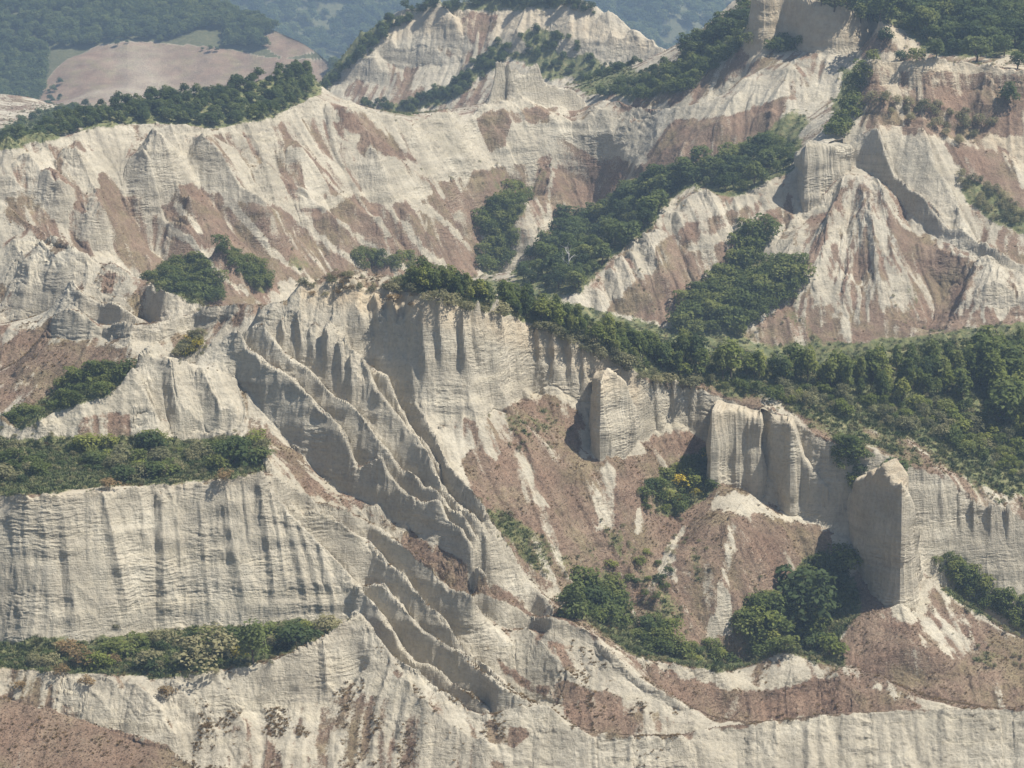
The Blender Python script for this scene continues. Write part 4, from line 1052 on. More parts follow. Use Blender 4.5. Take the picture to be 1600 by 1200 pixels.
def sheet(name, co, quads, material, cov=None):
    me = bpy.data.meshes.new(name)
    me.vertices.add(len(co)); me.vertices.foreach_set('co', np.ascontiguousarray(co, np.float32).ravel())
    me.loops.add(quads.size); me.loops.foreach_set('vertex_index', np.ascontiguousarray(quads, np.int32).ravel())
    me.polygons.add(len(quads)); me.polygons.foreach_set('loop_start', np.arange(0, quads.size, quads.shape[1], dtype=np.int32))
    me.update()
    if cov is not None:
        at = me.color_attributes.new('cover', 'FLOAT_COLOR', 'POINT')
        at.data.foreach_set('color', np.ascontiguousarray(cov, np.float32).ravel())
    me.polygons.foreach_set('use_smooth', np.zeros(len(quads), bool))
    me.materials.append(material)
    o = bpy.data.objects.new(name, me); COL.objects.link(o)
    return o

def link_sheet(name, i0, i1):
    pass

def build_terrain():
    """one solved sheet, handed out as the four landforms one can name"""
    co = np.stack([X_, Y_, Z_], -1).reshape(-1, 3)
    cov = np.stack([dry, green, warm, np.ones_like(dry)], -1).reshape(-1, 4)
    idx = np.arange(N_ROWS * N_COLS).reshape(N_ROWS, N_COLS)
    q = np.stack([idx[:-1, :-1], idx[:-1, 1:], idx[1:, 1:], idx[1:, :-1]], -1).reshape(-1, 4)
    def bound(L, add):
        k, v, y = L.prof()
        x, yy, z = world_pt(k, v, y)
        s_ = x / yy; o_ = np.argsort(s_)
        return np.interp(S_[0], s_[o_], gsm(yy[o_], 4)) + add
    b1 = bound(skyl([C1, C2, A1], -200, 1800), 1.6)
    b2 = np.maximum(bound(skyl([G1, G2, G3, RC], -200, 1800), 9.0), b1 + 5)
    b3 = np.maximum(bound(skyl([P1, XC], -200, 1800), 8.0), b2 + 5)
    Yc = Y_[:-1, :-1]
    reg = (Yc > b1[None, :-1]).astype(int) + (Yc > b2[None, :-1]) + (Yc > b3[None, :-1])
    reg = reg.ravel()
    for r_, nm in enumerate(('clay_slope', 'clay_massif', 'badland_valley', 'wooded_ridge')):
        f = q[reg == r_]
        used = np.unique(f); remap = np.full(len(co), -1, np.int64); remap[used] = np.arange(len(used))
        o = sheet(nm, co[used], remap[f], M['ground'], cov[used])
        o['kind'] = 'structure'
build_terrain()
print('terrain', round(time.time() - _t0, 1))
# ------------------------------------------------------------------ free-standing clay blocks
def clay_material(name, warm_top=0.0, z0=0, z1=1):
    m, nt, b_ = mat(name)
    P = nt.nodes.new('ShaderNodeNewGeometry').outputs['Position']
    base = clay_colour(nt, P)
    if warm_top:
        wc = ramp(nt, noise(nt, P, .5, 4), [(.3, (.40, .29, .18)), (.55, (.53, .42, .27)), (.75, (.58, .49, .35))])
        sp = nd(nt, 'ShaderNodeSeparateXYZ'); nt.links.new(P, sp.inputs[0])
        h = mathn(nt, 'ADD', mathn(nt, 'DIVIDE', mathn(nt, 'SUBTRACT', sp.outputs[2], z0), z1 - z0), mathn(nt, 'MULTIPLY', mathn(nt, 'SUBTRACT', noise(nt, P, .35, 4), .5), .6))
        f = ramp(nt, h, [(.45, (0, 0, 0)), (.75, (1, 1, 1))])
        base = mixc(nt, mathn(nt, 'MULTIPLY', f, warm_top), base, wc)
    nt.links.new(base, b_.inputs['Base Color'])
    ledge_bump(nt, P, b_, strength=.75)
    return m

def butte(name, label, cat_, corners, warm_top=0.0, seed=0, amp=1.0, batter=.10, crest_amp=.8):
    """corners: (u, distance, row of the top) counter-clockwise from the front left; walls go down into the ground"""
    c = np.array(corners, float)
    x, y, zt = world_pt(c[:, 0], c[:, 2], c[:, 1] + 1.0)
    y = c[:, 1]; x = x * y / (y + 1.0)
    n = len(c); px_, py_, pz_ = [], [], []
    for k in range(n):
        a, b2_ = k, (k + 1) % n
        L = math.hypot(x[b2_] - x[a], y[b2_] - y[a]); m_ = max(3, int(L / .13))
        f = np.arange(m_) / m_
        px_.append(x[a] + (x[b2_] - x[a]) * f); py_.append(y[a] + (y[b2_] - y[a]) * f); pz_.append(zt[a] + (zt[b2_] - zt[a]) * f)
    px_, py_, pz_ = map(np.concatenate, (px_, py_, pz_))
    def csm(a, sg):
        r = int(sg * 3); k_ = np.exp(-.5 * (np.arange(-r, r + 1) / sg) ** 2); k_ /= k_.sum()
        return np.convolve(np.concatenate([a[-r:], a, a[:r]]), k_, 'valid')
    px_, py_, pz_ = csm(px_, .9), csm(py_, .9), csm(pz_, 2.0)
    ds = np.hypot(np.diff(px_, append=px_[0]), np.diff(py_, append=py_[0])); tl = np.cumsum(ds)
    pz_ = pz_ + noise2(tl / 4.2, np.full_like(tl, seed * 2.3), 203) * 1.1 * crest_amp + (noise2(tl / 1.6, np.full_like(tl, seed), 201) * .5 + noise2(tl / .5, np.full_like(tl, seed), 202) * .3) * crest_amp
    tx, ty = np.roll(px_, -1) - np.roll(px_, 1), np.roll(py_, -1) - np.roll(py_, 1)
    tln = np.hypot(tx, ty) + 1e-9; nx, ny = ty / tln, -tx / tln
    if ((px_ - px_.mean()) * nx + (py_ - py_.mean()) * ny).sum() < 0: nx, ny = -nx, -ny
    g = gsample(HZ, px_ / py_, py_)
    z0 = np.minimum(g.min() - 1.0, g - 2.5)
    R = max(10, int((pz_ - z0).max() / .14))
    f = (np.linspace(0, 1, R) ** 1)[:, None]
    Z = z0[None] * (1 - f) + pz_[None] * f
    below = np.clip(pz_[None] - Z, 0, 40)
    off = below * batter
    X = px_[None] + nx[None] * off; Y = py_[None] + ny[None] * off
    d = strata(X + seed * 13, Y, Z) * amp + ((1 - 2 * np.abs(noise3(X / .8, Y / .8, Z / 14, 211 + seed))) * .14 + (1 - 2 * np.abs(noise3(X / 2.1, Y / 2.1, Z / 16, 212 + seed))) * .38) * amp + noise3(X / 4, Y / 4, Z / 4, 213 + seed) * .5
    d = d - .35 * np.exp(-below / .35)
    X = X + nx[None] * d; Y = Y + ny[None] * d
    N = X.shape[1]
    # rounded, broken top: rings closing on the middle line
    cx, cy = px_.mean(), py_.mean()
    ax = np.array([px_ - cx, py_ - cy]); ev, evec = np.linalg.eigh(ax @ ax.T)
    dirv = evec[:, 1]; tproj = ax.T @ dirv
    lim = np.abs(tproj).max() * .72
    sx, sy = cx + np.clip(tproj, -lim, lim) * dirv[0], cy + np.clip(tproj, -lim, lim) * dirv[1]
    rx, ry, rz = [X], [Y], [Z]
    for q in (.15, .35, .6, .8, 1.0):
        ex = X[-1] * (1 - q) + sx * q; ey = Y[-1] * (1 - q) + sy * q
        ez = Z[-1] + .5 * math.sin(q * 1.6) + noise2(ex / .7, ey / .7, 221) * .22 * (q < 1)
        if q == 1.0: ez = csm(Z[-1], 8) + .5
        rx.append(ex[None]); ry.append(ey[None]); rz.append(ez[None])
    X, Y, Z = np.concatenate(rx), np.concatenate(ry), np.concatenate(rz)
    RR = X.shape[0]
    idx = np.arange(RR * N).reshape(RR, N); nxt = np.roll(idx, -1, 1)
    q4 = np.stack([idx[:-1], nxt[:-1], nxt[1:], idx[1:]], -1).reshape(-1, 4)
    mm = clay_material(name + '_clay', warm_top, float(pz_.max() - 9), float(pz_.max()))
    # turn faces outward
    area = (px_ * np.roll(py_, -1) - np.roll(px_, -1) * py_).sum()
    if area < 0: q4 = q4[:, ::-1]
    bx, by, bz = float(cx), float(cy), float(g.min())
    o = sheet(name, np.stack([X - bx, Y - by, Z - bz], -1).reshape(-1, 3), q4, mm)
    o.location = (bx, by, bz)
    o['label'] = label; o['category'] = cat_
    return o

yp = lambda u: float(TLp.at(u)[1])
butte('clay_pillar', 'tall free-standing clay pillar with sheer shaded left face above the green gully', 'rock pillar',
      [(1409, yp(1409), 753), (1420, yp(1424) + .6, 760), (1430, yp(1438) + 1.2, 805), (1442, yp(1448) + 2.2, 880), (1432, yp(1448) + 6, 850), (1392, yp(1400) + 13, 738),
       (1345, yp(1340) + 13, 742), (1322, yp(1322) + 13, 788), (1313, yp(1322) + 10, 815), (1322, yp(1330) + 7.8, 775), (1342, yp(1350) + 5.6, 742), (1382, yp(1388) + 2.4, 737)], warm_top=.5, seed=1, amp=.85, batter=.06, crest_amp=1.3)
FPb = up(T2B, [(918, 690), (925, 730), (940, 735), (955, 722), (972, 707), (1005, 698), (1012, 690)], 36, put=False)
yf = lambda u: float(FPb.at(u)[1])
butte('clay_buttress', 'narrow ribbed clay buttress standing out below the tree-lined cliff edge', 'rock buttress',
      [(939, yf(939), 600), (957, yf(957) + .3, 584), (975, yf(975) + .3, 592), (986, yf(990) + 1.2, 618), (998, yf(1003) + 1.8, 660), (990, yf(1003) + 8, 655), (965, yf(960) + 12, 580), (930, yf(932) + 12, 575), (928, yf(932) + 6, 590)],
      warm_top=.35, seed=2, amp=1.0, batter=.05)
BBb = up(T2B, [(1105, 770), (1112, 777), (1130, 777), (1150, 770), (1175, 772), (1187, 778), (1212, 793), (1232, 791), (1255, 800), (1270, 812), (1300, 822), (1325, 835)], 36, put=False)
yb_ = lambda u: float(BBb.at(u)[1])
butte('clay_block', 'broad flat-topped clay block with a dark notch and a ridge running down to its right', 'rock block',
      [(1113, yb_(1113), 642), (1135, yb_(1135) - .3, 636), (1165, yb_(1165) - .3, 639), (1186, yb_(1186), 646), (1190, yb_(1188) + 3.6, 645), (1212, yb_(1212) + 1.8, 655), (1236, yb_(1236) - 1.4, 657), (1243, yb_(1243) - .6, 676), (1252, yb_(1252), 700), (1268, yb_(1268) + .5, 728),
       (1286, yb_(1286) + .8, 752), (1304, yb_(1304) + 1, 774), (1322, yb_(1322) + 1.2, 792), (1324, yb_(1322) + 5, 788), (1290, yb_(1286) + 5.5, 745), (1262, yb_(1262) + 6, 700), (1243, yb_(1243) + 8, 652), (1190, yb_(1190) + 11, 640), (1115, yb_(1115) + 11, 634)],
      warm_top=.25, seed=3, amp=1.0, batter=.05)
butte('clay_outcrop', 'rounded banded clay outcrop tucked behind the broad clay block', 'rock outcrop',
      [(1247, yb_(1250) + 7, 672), (1262, yb_(1262) + 6.5, 677), (1280, yb_(1280) + 6.2, 697), (1298, yb_(1298) + 6.6, 724), (1309, yb_(1305) + 7.5, 748), (1310, yb_(1305) + 11, 745), (1285, yb_(1285) + 13, 695), (1250, yb_(1250) + 13, 668)],
      warm_top=.2, seed=4, amp=1.1, batter=.06)
yr = lambda u: float(RT.at(u)[1])
butte('clay_fin', 'pale square-edged clay fin standing at the head of the streaked grassy cone', 'rock fin',
      [(1259, yr(1259), 228), (1280, yr(1276), 226), (1305, yr(1296), 228), (1330, yr(1318), 230), (1334, yr(1320) + 9, 222), (1300, yr(1300) + 12, 220), (1262, yr(1262) + 15, 222), (1248, yr(1250) + 14, 236), (1245, yr(1250) + 9, 243), (1252, yr(1254) + 4, 234)],
      warm_top=.0, seed=5, amp=1.2, batter=.03)
# ------------------------------------------------------------------ vegetation
def leaf_material(name, cols, trans=.42):
    m, nt, b_ = mat(name)
    P = nt.nodes.new('ShaderNodeNewGeometry').outputs['Position']
    oi = nt.nodes.new('ShaderNodeObjectInfo')
    f = mathn(nt, 'ADD', mathn(nt, 'MULTIPLY', noise(nt, P, .9, 3), .7), mathn(nt, 'MULTIPLY', mathn(nt, 'SUBTRACT', oi.outputs['Random'], .5), .55))
    c = ramp(nt, f, [(.12, cols[0]), (.36, cols[1]), (.62, cols[2])])
    nt.links.new(c, b_.inputs['Base Color'])
    b_.inputs['Roughness'].default_value = .75
    tr = nt.nodes.new('ShaderNodeBsdfTranslucent'); nt.links.new(c, tr.inputs[0])
    mx = nt.nodes.new('ShaderNodeMixShader'); mx.inputs[0].default_value = trans
    out = nt.nodes['Material Output']
    nt.links.new(b_.outputs[0], mx.inputs[1]); nt.links.new(tr.outputs[0], mx.inputs[2]); nt.links.new(mx.outputs[0], out.inputs[0])
    return m

def plain(name, c, rough=.95):
    m, nt, b_ = mat(name); b_.inputs['Base Color'].default_value = (*c, 1); b_.inputs['Roughness'].default_value = rough
    return m

M['leaf'] = leaf_material('leaf_green', [(0.092, 0.119, 0.034), (0.147, 0.178, 0.050), (0.218, 0.231, 0.069)])
M['leaf_dark'] = leaf_material('leaf_dark', [(0.064, 0.090, 0.034), (0.103, 0.137, 0.046), (0.158, 0.184, 0.061)])
M['leaf_bright'] = leaf_material('leaf_bright', [(0.145, 0.172, 0.039), (0.224, 0.249, 0.060), (0.310, 0.315, 0.083)])
M['leaf_grey'] = leaf_material('leaf_grey', [(0.165, 0.164, 0.081), (0.251, 0.237, 0.120), (0.343, 0.308, 0.162)])
M['leaf_brown'] = leaf_material('leaf_brown', [(0.172, 0.124, 0.060), (0.264, 0.184, 0.088), (0.356, 0.249, 0.120)])
M['leaf_yellow'] = leaf_material('leaf_yellow', [(0.264, 0.237, 0.046), (0.476, 0.380, 0.056), (0.661, 0.498, 0.065)])
M['bark'] = plain('bark', (.11, .085, .062))
M['dead_wood'] = plain('dead_wood', (.55, .52, .47))

def crown_mesh(name, seed, lobes, n, leaf, flat=1.0, material=None, solid=.72):
    """leaf clumps spread over and inside a handful of lobes; unit height, base at z = 0"""
    r = np.random.default_rng(seed)
    L = np.array(lobes, float)             # x, y, z, rx, rz
    wgt = L[:, 3] ** 2; wgt /= wgt.sum()
    k = r.choice(len(L), n, p=wgt)
    d = r.normal(size=(n, 3)); d /= np.linalg.norm(d, axis=1)[:, None]
    d[:, 2] = np.where(d[:, 2] < -.45, -d[:, 2], d[:, 2])
    rad = solid + (1 - solid) * r.random(n) ** .6 + r.normal(size=n) * .05
    bump = 1 + .13 * np.sin(d[:, 0] * 7 + seed) * np.sin(d[:, 1] * 6 + k) + .1 * np.sin(d[:, 2] * 9 + k * 2)
    c = L[k, :3] + d * (rad * bump)[:, None] * np.stack([L[k, 3], L[k, 3], L[k, 4]], -1)
    nrm = d + r.normal(size=(n, 3)) * .55; nrm[:, 2] += .8; nrm /= np.linalg.norm(nrm, axis=1)[:, None]
    a = np.cross(nrm, r.normal(size=(n, 3))); a /= np.linalg.norm(a, axis=1)[:, None]
    b_ = np.cross(nrm, a)
    s = leaf * r.uniform(.6, 1.35, n)[:, None]
    e = r.uniform(.55, 1.0, n)[:, None]
    bend = nrm * s * .35
    v = np.stack([c - a * s - b_ * s * e * .5, c + a * s * .3 - b_ * s * e + bend, c + a * s + b_ * s * e * .4, c - a * s * .2 + b_ * s * e + bend], 1)
    v[..., 2] = np.maximum(v[..., 2], .0)
    q = np.arange(n * 4).reshape(n, 4)
    me = bpy.data.meshes.new(name)
    me.vertices.add(n * 4); me.vertices.foreach_set('co', v.astype(np.float32).ravel())
    me.loops.add(n * 4); me.loops.foreach_set('vertex_index', q.ravel().astype(np.int32))
    me.polygons.add(n); me.polygons.foreach_set('loop_start', np.arange(0, n * 4, 4, dtype=np.int32))
    me.update(); me.materials.append(material)
    return me

def trunk_mesh(name, seed, h, r0, limbs, material):
    rr = random.Random(seed); bm = bmesh.new()
    def tube(p, q, a, b_, n=6):
        p, q = Vector(p), Vector(q); z = (q - p).normalized(); x = z.orthogonal().normalized(); y = z.cross(x)
        ra = [bm.verts.new(p + (x * math.cos(t) + y * math.sin(t)) * a) for t in [2 * math.pi * k / n for k in range(n)]]
        rb = [bm.verts.new(q + (x * math.cos(t) + y * math.sin(t)) * b_) for t in [2 * math.pi * k / n for k in range(n)]]
        for k in range(n): bm.faces.new([ra[k], ra[(k + 1) % n], rb[(k + 1) % n], rb[k]])
        bm.faces.new(rb)
    mid = (rr.uniform(-.04, .04), rr.uniform(-.04, .04), h * .5); top = (rr.uniform(-.06, .06), rr.uniform(-.06, .06), h)
    tube((0, 0, -.08), mid, r0, r0 * .75); tube(mid, top, r0 * .75, r0 * .45)
    for k in range(limbs):
        t = 2 * math.pi * (k + rr.random()) / limbs
        z = h * rr.uniform(.45, .95); L = rr.uniform(.18, .30)
        tube((0, 0, z), (math.cos(t) * L, math.sin(t) * L, z + rr.uniform(.1, .25)), r0 * .4, r0 * .15, 5)
    me = bpy.data.meshes.new(name); bm.to_mesh(me); bm.free(); me.materials.append(material)
    return me

def lobe_set(seed, kind):
    r = random.Random(seed); L = []
    if kind == 'tree':                      # upright rounded crown
        L.append((0, 0, .62, .26, .34))
        for k in range(9):
            t = r.uniform(0, 6.283); q = r.uniform(.10, .24); z = r.uniform(.30, .86)
            s = r.uniform(.12, .20) * (1.15 - .5 * abs(z - .5)); L.append((math.cos(t) * q, math.sin(t) * q, z, s, s * .95))
    elif kind == 'oak':                     # broad, domed
        L.append((0, 0, .55, .36, .34))
        for k in range(12):
            t = r.uniform(0, 6.283); q = r.uniform(.18, .40); z = r.uniform(.28, .82)
            s = r.uniform(.14, .22); L.append((math.cos(t) * q, math.sin(t) * q, z, s, s * .9))
    elif kind == 'cone':
        for k in range(9):
            z = .1 + .85 * k / 9; s = .27 * (1 - z) + .06; t = r.uniform(0, 6.283)
            L.append((math.cos(t) * s * .3, math.sin(t) * s * .3, z, s, .14))
    else:                                   # shrub: low and wide
        L.append((0, 0, .42, .42, .42))
        for k in range(8):
            t = r.uniform(0, 6.283); q = r.uniform(.25, .5); z = r.uniform(.2, .62)
            s = r.uniform(.20, .32); L.append((math.cos(t) * q, math.sin(t) * q, z, s, s))
    return L

CROWN = {}
def protos(key, kind, mats, n, leaf, count, solid=.72):
    CROWN[key] = []
    for k in range(count):
        mk = mats[k % len(mats)]
        CROWN[key].append(crown_mesh(f'{key}_crown', 300 + k * 7 + len(key) * 31, lobe_set(40 + k * 3 + len(key), kind), n, leaf, material=M[mk], solid=solid))

protos('tree', 'tree', ['leaf', 'leaf', 'leaf_dark', 'leaf', 'leaf_bright'], 620, .042, 5)
protos('oak', 'oak', ['leaf_dark', 'leaf_dark', 'leaf', 'leaf_dark'], 640, .046, 4)
protos('shrub', 'shrub', ['leaf', 'leaf_dark', 'leaf', 'leaf_bright', 'leaf'], 480, .058, 5)
protos('grey', 'shrub', ['leaf_grey', 'leaf_grey'], 560, .045, 2)
protos('brown', 'shrub', ['leaf_brown', 'leaf_brown'], 380, .05, 2, .45)
protos('cone', 'cone', ['leaf_dark'], 560, .045, 2)
protos('yellow', 'shrub', ['leaf_yellow'], 260, .05, 1)
TRUNK = {'tree': trunk_mesh('tree_trunk', 1, .42, .028, 5, M['bark']), 'oak': trunk_mesh('oak_trunk', 2, .40, .036, 6, M['bark']), 'shrub': trunk_mesh('shrub_stem', 3, .22, .03, 4, M['bark']), 'cone': trunk_mesh('cone_trunk', 4, .3, .03, 3, M['bark'])}
for k in ('grey', 'brown', 'yellow'): TRUNK[k] = TRUNK['shrub']
PART = {'tree': 'trunk', 'oak': 'trunk', 'cone': 'trunk'}

FIRST = {}
def plant(kind, name, pos, h, label, cat_, group=None, wide=1.0, variant=None, rot=None):
    """one plant: an Empty at its foot that carries a crown and a stem; later ones are copies of the first"""
    key = kind
    if key not in FIRST:
        root = bpy.data.objects.new(name, None)
        cr = bpy.data.objects.new('crown', CROWN[kind][0]); st = bpy.data.objects.new(PART.get(kind, 'stem'), TRUNK[kind])
        cr.parent = root; st.parent = root
        root.empty_display_size = .2
        for o in (root, cr, st): COL.objects.link(o)
        FIRST[key] = (root, cr, st)
    else:
        r0, c0, s0 = FIRST[key]
        root, cr, st = r0.copy(), c0.copy(), s0.copy()
        root.name = name
        cr.parent = root; st.parent = root
        for o in (root, cr, st): COL.objects.link(o)
        for k in list(root.keys()):
            del root[k]
    vs_ = CROWN[kind]
    cr.data = vs_[random.randrange(len(vs_))] if variant is None else vs_[variant % len(vs_)]
    root.location = pos
    root.rotation_euler = (random.uniform(-.06, .06), random.uniform(-.06, .06), random.uniform(0, 6.283) if rot is None else rot)
    root.scale = (h * wide, h * wide, h)
    root['label'] = label; root['category'] = cat_
    if group: root['group'] = group
    return root

def in_poly(u, v, pts):
    ins = False; n = len(pts)
    for a in range(n):
        (ax, ay), (bx, by) = pts[a], pts[(a + 1) % n]
        if (ay > v) != (by > v) and u < (bx - ax) * (v - ay) / (by - ay) + ax: ins = not ins
    return ins

def sites(poly, n, seed, mind=0, yr_=(0, 1e9), tries=30, gaps=None):
    """n spots on the ground inside an outline of the survey picture, kept apart by mind pixels"""
    r = random.Random(seed); p = np.array(poly, float); (x0, y0), (x1, y1) = p.min(0), p.max(0)
    out = []; uv = []
    for _ in range(n * tries):
        if len(out) >= n: break
        u, v = r.uniform(x0, x1), r.uniform(y0, y1)
        if not in_poly(u, v, poly): continue
        if mind and any((u - a) ** 2 + ((v - b_) * 1.5) ** 2 < mind * mind for a, b_ in uv): continue
        g = ground_at([u], [v], ymin=yr_[0], ymax=yr_[1])[0]
        if g is None: continue
        if gaps and noise2(np.array([g[0] / 4.5]), np.array([g[1] / 2.5]), seed + 400)[0] < gaps: continue
        out.append(g); uv.append((u, v))
    return out, uv

def px_h(y, px): return px * y / FPX

LATER = []
def grove(poly, n, seed, mix, px0, px1, mind, group, yr_=(0, 1e9), wide=(1, 1.25), stuff=None):
    """mix: list of (weight, kind, name, label, category)"""
    r = random.Random(seed * 3 + 1)
    S, UVs = sites(poly, n, seed, mind, yr_, gaps=-.3 if seed in (1, 2, 3, 11, 19) else None)
    tot = sum(m_[0] for m_ in mix)
    if stuff:
        sc = [px_h(q[1], r.uniform(px0, px1)) for q in S]
        LATER.append((stuff, mix[0][1], S, sc)); return len(S)
    us = sorted(a for a, _ in UVs)
    q1, q2 = us[len(us) // 3], us[2 * len(us) // 3]
    for (x, y, z), (u, v) in zip(S, UVs):
        t = r.uniform(0, tot)
        for m_ in mix:
            t -= m_[0]
            if t <= 0: break
        _, kind, name, lab, cat_ = m_
        if len(S) > 24: lab = lab + (', left third' if u < q1 else ', middle third' if u < q2 else ', right third')
        plant(kind, name, (x, y, z - .15), px_h(y, r.uniform(px0, px1)), lab, cat_, group, wide=r.uniform(*wide))
    return len(S)

# upper left terrace
UT = [(-150, 708), (-60, 706), (120, 704), (250, 700), (330, 688), (400, 694), (415, 722), (372, 738), (262, 750), (100, 764), (-60, 766), (-150, 762)]
G1n = 'shrubs along the upper left terrace'
n1 = grove(UT, 74, 1, [(5, 'shrub', 'green_shrub', 'leafy green shrub in the hedge-like strip above the big fluted cliff', 'shrub'),
                  (2.4, 'grey', 'grey_shrub', 'dull grey-green shrub in the strip above the big fluted cliff', 'shrub')], 9, 34, 10, G1n, wide=(.9, 1.5))
def single(kind, name, u, v, px, lab, cat_, wide=1.0, variant=0, yr_=(0, 1e9), up_=0):
    g = ground_at([u], [v], ymin=yr_[0], ymax=yr_[1])[0]
    if g is None: return
    return plant(kind, name, (g[0], g[1], g[2] - .15 + up_), px_h(g[1], px), lab, cat_, None, wide, variant)
single('shrub', 'round_bush', 236, 708, 42, 'round dark bush standing alone in front of the pale slope above the left terrace', 'bush', 1.15, 1)
single('shrub', 'leafy_bush', 366, 728, 56, 'dark leafy bush at the right end of the upper terrace strip', 'bush', 1.0, 1)
# lower left terrace
LT = [(-60, 1030), (40, 1034), (110, 1024), (200, 1016), (260, 1000), (330, 995), (420, 992), (500, 982), (535, 972), (515, 986), (470, 1006), (400, 1030), (300, 1046), (230, 1054), (100, 1046), (-60, 1042)]
n2 = grove(LT, 62, 2, [(5, 'shrub', 'green_shrub', 'leafy green shrub in the strip on the ledge below the big fluted cliff', 'shrub'),
                  (1.6, 'grey', 'grey_shrub', 'dull grey-green shrub on the ledge below the big fluted cliff', 'shrub'),
                  (.8, 'brown', 'dry_shrub', 'dry brown shrub on the ledge below the big fluted cliff', 'shrub')], 10, 38, 9, 'shrubs along the lower left ledge', wide=(.9, 1.5))
single('tree', 'leafy_tree', 396, 1038, 78, 'slim leafy tree rising above the shrubs of the lower left ledge', 'tree', .95, 2)
single('grey', 'grey_bush', 330, 1040, 66, 'big rounded grey-green bush beside the slim tree on the lower ledge', 'bush', 1.35, 0)
single('shrub', 'dark_bush', 462, 1014, 50, 'dark spreading bush right of the slim tree on the lower ledge', 'bush', 1.3, 1)
single('grey', 'pale_bush', 510, 990, 40, 'pale green broom bush at the tip of the lower ledge', 'bush', 1.3, 1)
single('yellow', 'yellow_broom', 372, 1030, 26, 'yellow-flowered broom tuft left of the slim ledge tree', 'bush', 1.1, 0)
for k, (u, v, px) in enumerate([(135, 1070, 22), (260, 1092, 26), (95, 1058, 24), (172, 765, 26), (350, 752, 24), (30, 1078, 18)]):
    single('brown', 'dry_bush', u, v, px, ['dry bush on the edge of the clay slope under the lower ledge', 'dark dry bush hanging below the lower ledge edge', 'small dry bush at the left edge of the lower ledge',
            'dry bush on the rim of the big fluted cliff', 'brown bush on the right rim of the big fluted cliff', 'dry tuft above the brown grass mound'][k], 'bush', 1.1, k)
# hollow on the left
grove([(15, 668), (60, 628), (110, 594), (180, 574), (204, 582), (165, 616), (90, 640), (40, 672)], 60, 3, [(4, 'shrub', 'green_shrub', 'green shrub in the dense thicket of the hollow behind the left clay hill', 'shrub')], 14, 26, 7, 'thicket in the left hollow', (440, 560), stuff='hollow_thicket')
grove([(262, 552), (300, 528), (320, 522), (310, 548), (290, 562)], 14, 4, [(3, 'grey', 'grey_shrub', 'grey-green shrub in the small gap beside the massif\'s left peak', 'shrub'), (1, 'yellow', 'yellow_broom', 'yellow-flowered broom in the gap beside the massif\'s left peak', 'bush')], 12, 20, 6, 'shrubs in the gap left of the massif', (430, 560))
# back wall hollows
grove([(230, 440), (270, 408), (310, 410), (345, 442), (342, 470), (300, 474), (252, 456)], 46, 5, [(1, 'shrub', 'green_shrub', 'dark green shrub in the rounded thicket at the foot of the left back slope', 'shrub')], 13, 26, 8, 'rounded thicket at the foot of the back slope', (520, 760), stuff='back_thicket')
grove([(342, 382), (372, 400), (424, 432), (420, 460), (382, 442), (352, 412)], 34, 6, [(1, 'shrub', 'green_shrub', 'green shrub in the narrow gully between two brown back slopes', 'shrub')], 11, 22, 9, 'gully thicket between the brown back slopes', (520, 760), stuff='gully_thicket')
grove([(740, 345), (780, 312), (815, 292), (830, 312), (802, 352), (806, 400), (770, 430), (750, 420), (757, 380)], 62, 7, [(3, 'shrub', 'green_shrub', 'green shrub in the winding thicket below the middle of the long back wall', 'shrub')], 10, 22, 8, 'winding thicket under the back wall', (560, 790), stuff='wall_thicket')
grove([(548, 398), (650, 402), (640, 424), (560, 424)], 16, 8, [(1, 'shrub', 'green_shrub', 'small green shrub scattered at the foot of the back wall', 'shrub')], 12, 20, 12, 'scattered shrubs at the foot of the back wall', (560, 790), stuff='foot_scrub')
# oak wood in the side valley
WV = [(800, 436), (850, 384), (930, 334), (1000, 292), (1060, 272), (1130, 247), (1200, 232), (1250, 232), (1240, 262), (1170, 300), (1120, 304), (1085, 290), (1050, 314), (1010, 358), (960, 404), (900, 456), (850, 452)]
grove(WV, 150, 9, [(1, 'oak', 'oak_tree', 'dark oak in the wood filling the side valley behind the pale ridge', 'tree')], 18, 42, 10, 'oak wood in the side valley', (600, 800), (.8, 1.25))
# valley thicket between the pale ridge and the grassy cone
grove([(1052, 508), (1080, 464), (1128, 434), (1150, 390), (1188, 362), (1202, 378), (1172, 422), (1240, 412), (1256, 440), (1230, 472), (1150, 522), (1060, 524)], 110, 10,
      [(3, 'shrub', 'green_shrub', 'green shrub in the thicket between the pale ridge and the grassy cone', 'shrub')], 16, 34, 9, 'thicket left of the grassy cone', (560, 760), stuff='cone_thicket')
# long ridge: young trees on the crest, wood on the right-hand slope
RL = [(640, 440), (700, 450), (770, 468), (860, 492), (940, 520), (1000, 540), (1050, 560), (1060, 590), (1000, 580), (930, 545), (860, 518), (790, 488), (700, 466), (640, 452)]
grove(RL, 150, 11, [(1, 'tree', 'young_tree', 'slender young tree in the row along the cliff-top crest', 'tree')], 20, 46, 7, 'young trees on the cliff-top crest', (430, 540), (.55, 1.0))
RW_ = [(1060, 560), (1140, 578), (1220, 590), (1290, 592), (1350, 586), (1440, 572), (1520, 562), (1640, 556), (1790, 552), (1790, 610), (1640, 612), (1580, 640), (1500, 630), (1400, 632), (1300, 618), (1180, 600), (1070, 590)]
grove(RW_, 140, 12, [(1, 'tree', 'young_tree', 'young tree in the dense wood on the slope right of the crest', 'tree')], 30, 66, 10, 'dense wood on the right-hand slope', (430, 560), (.55, 1.05))
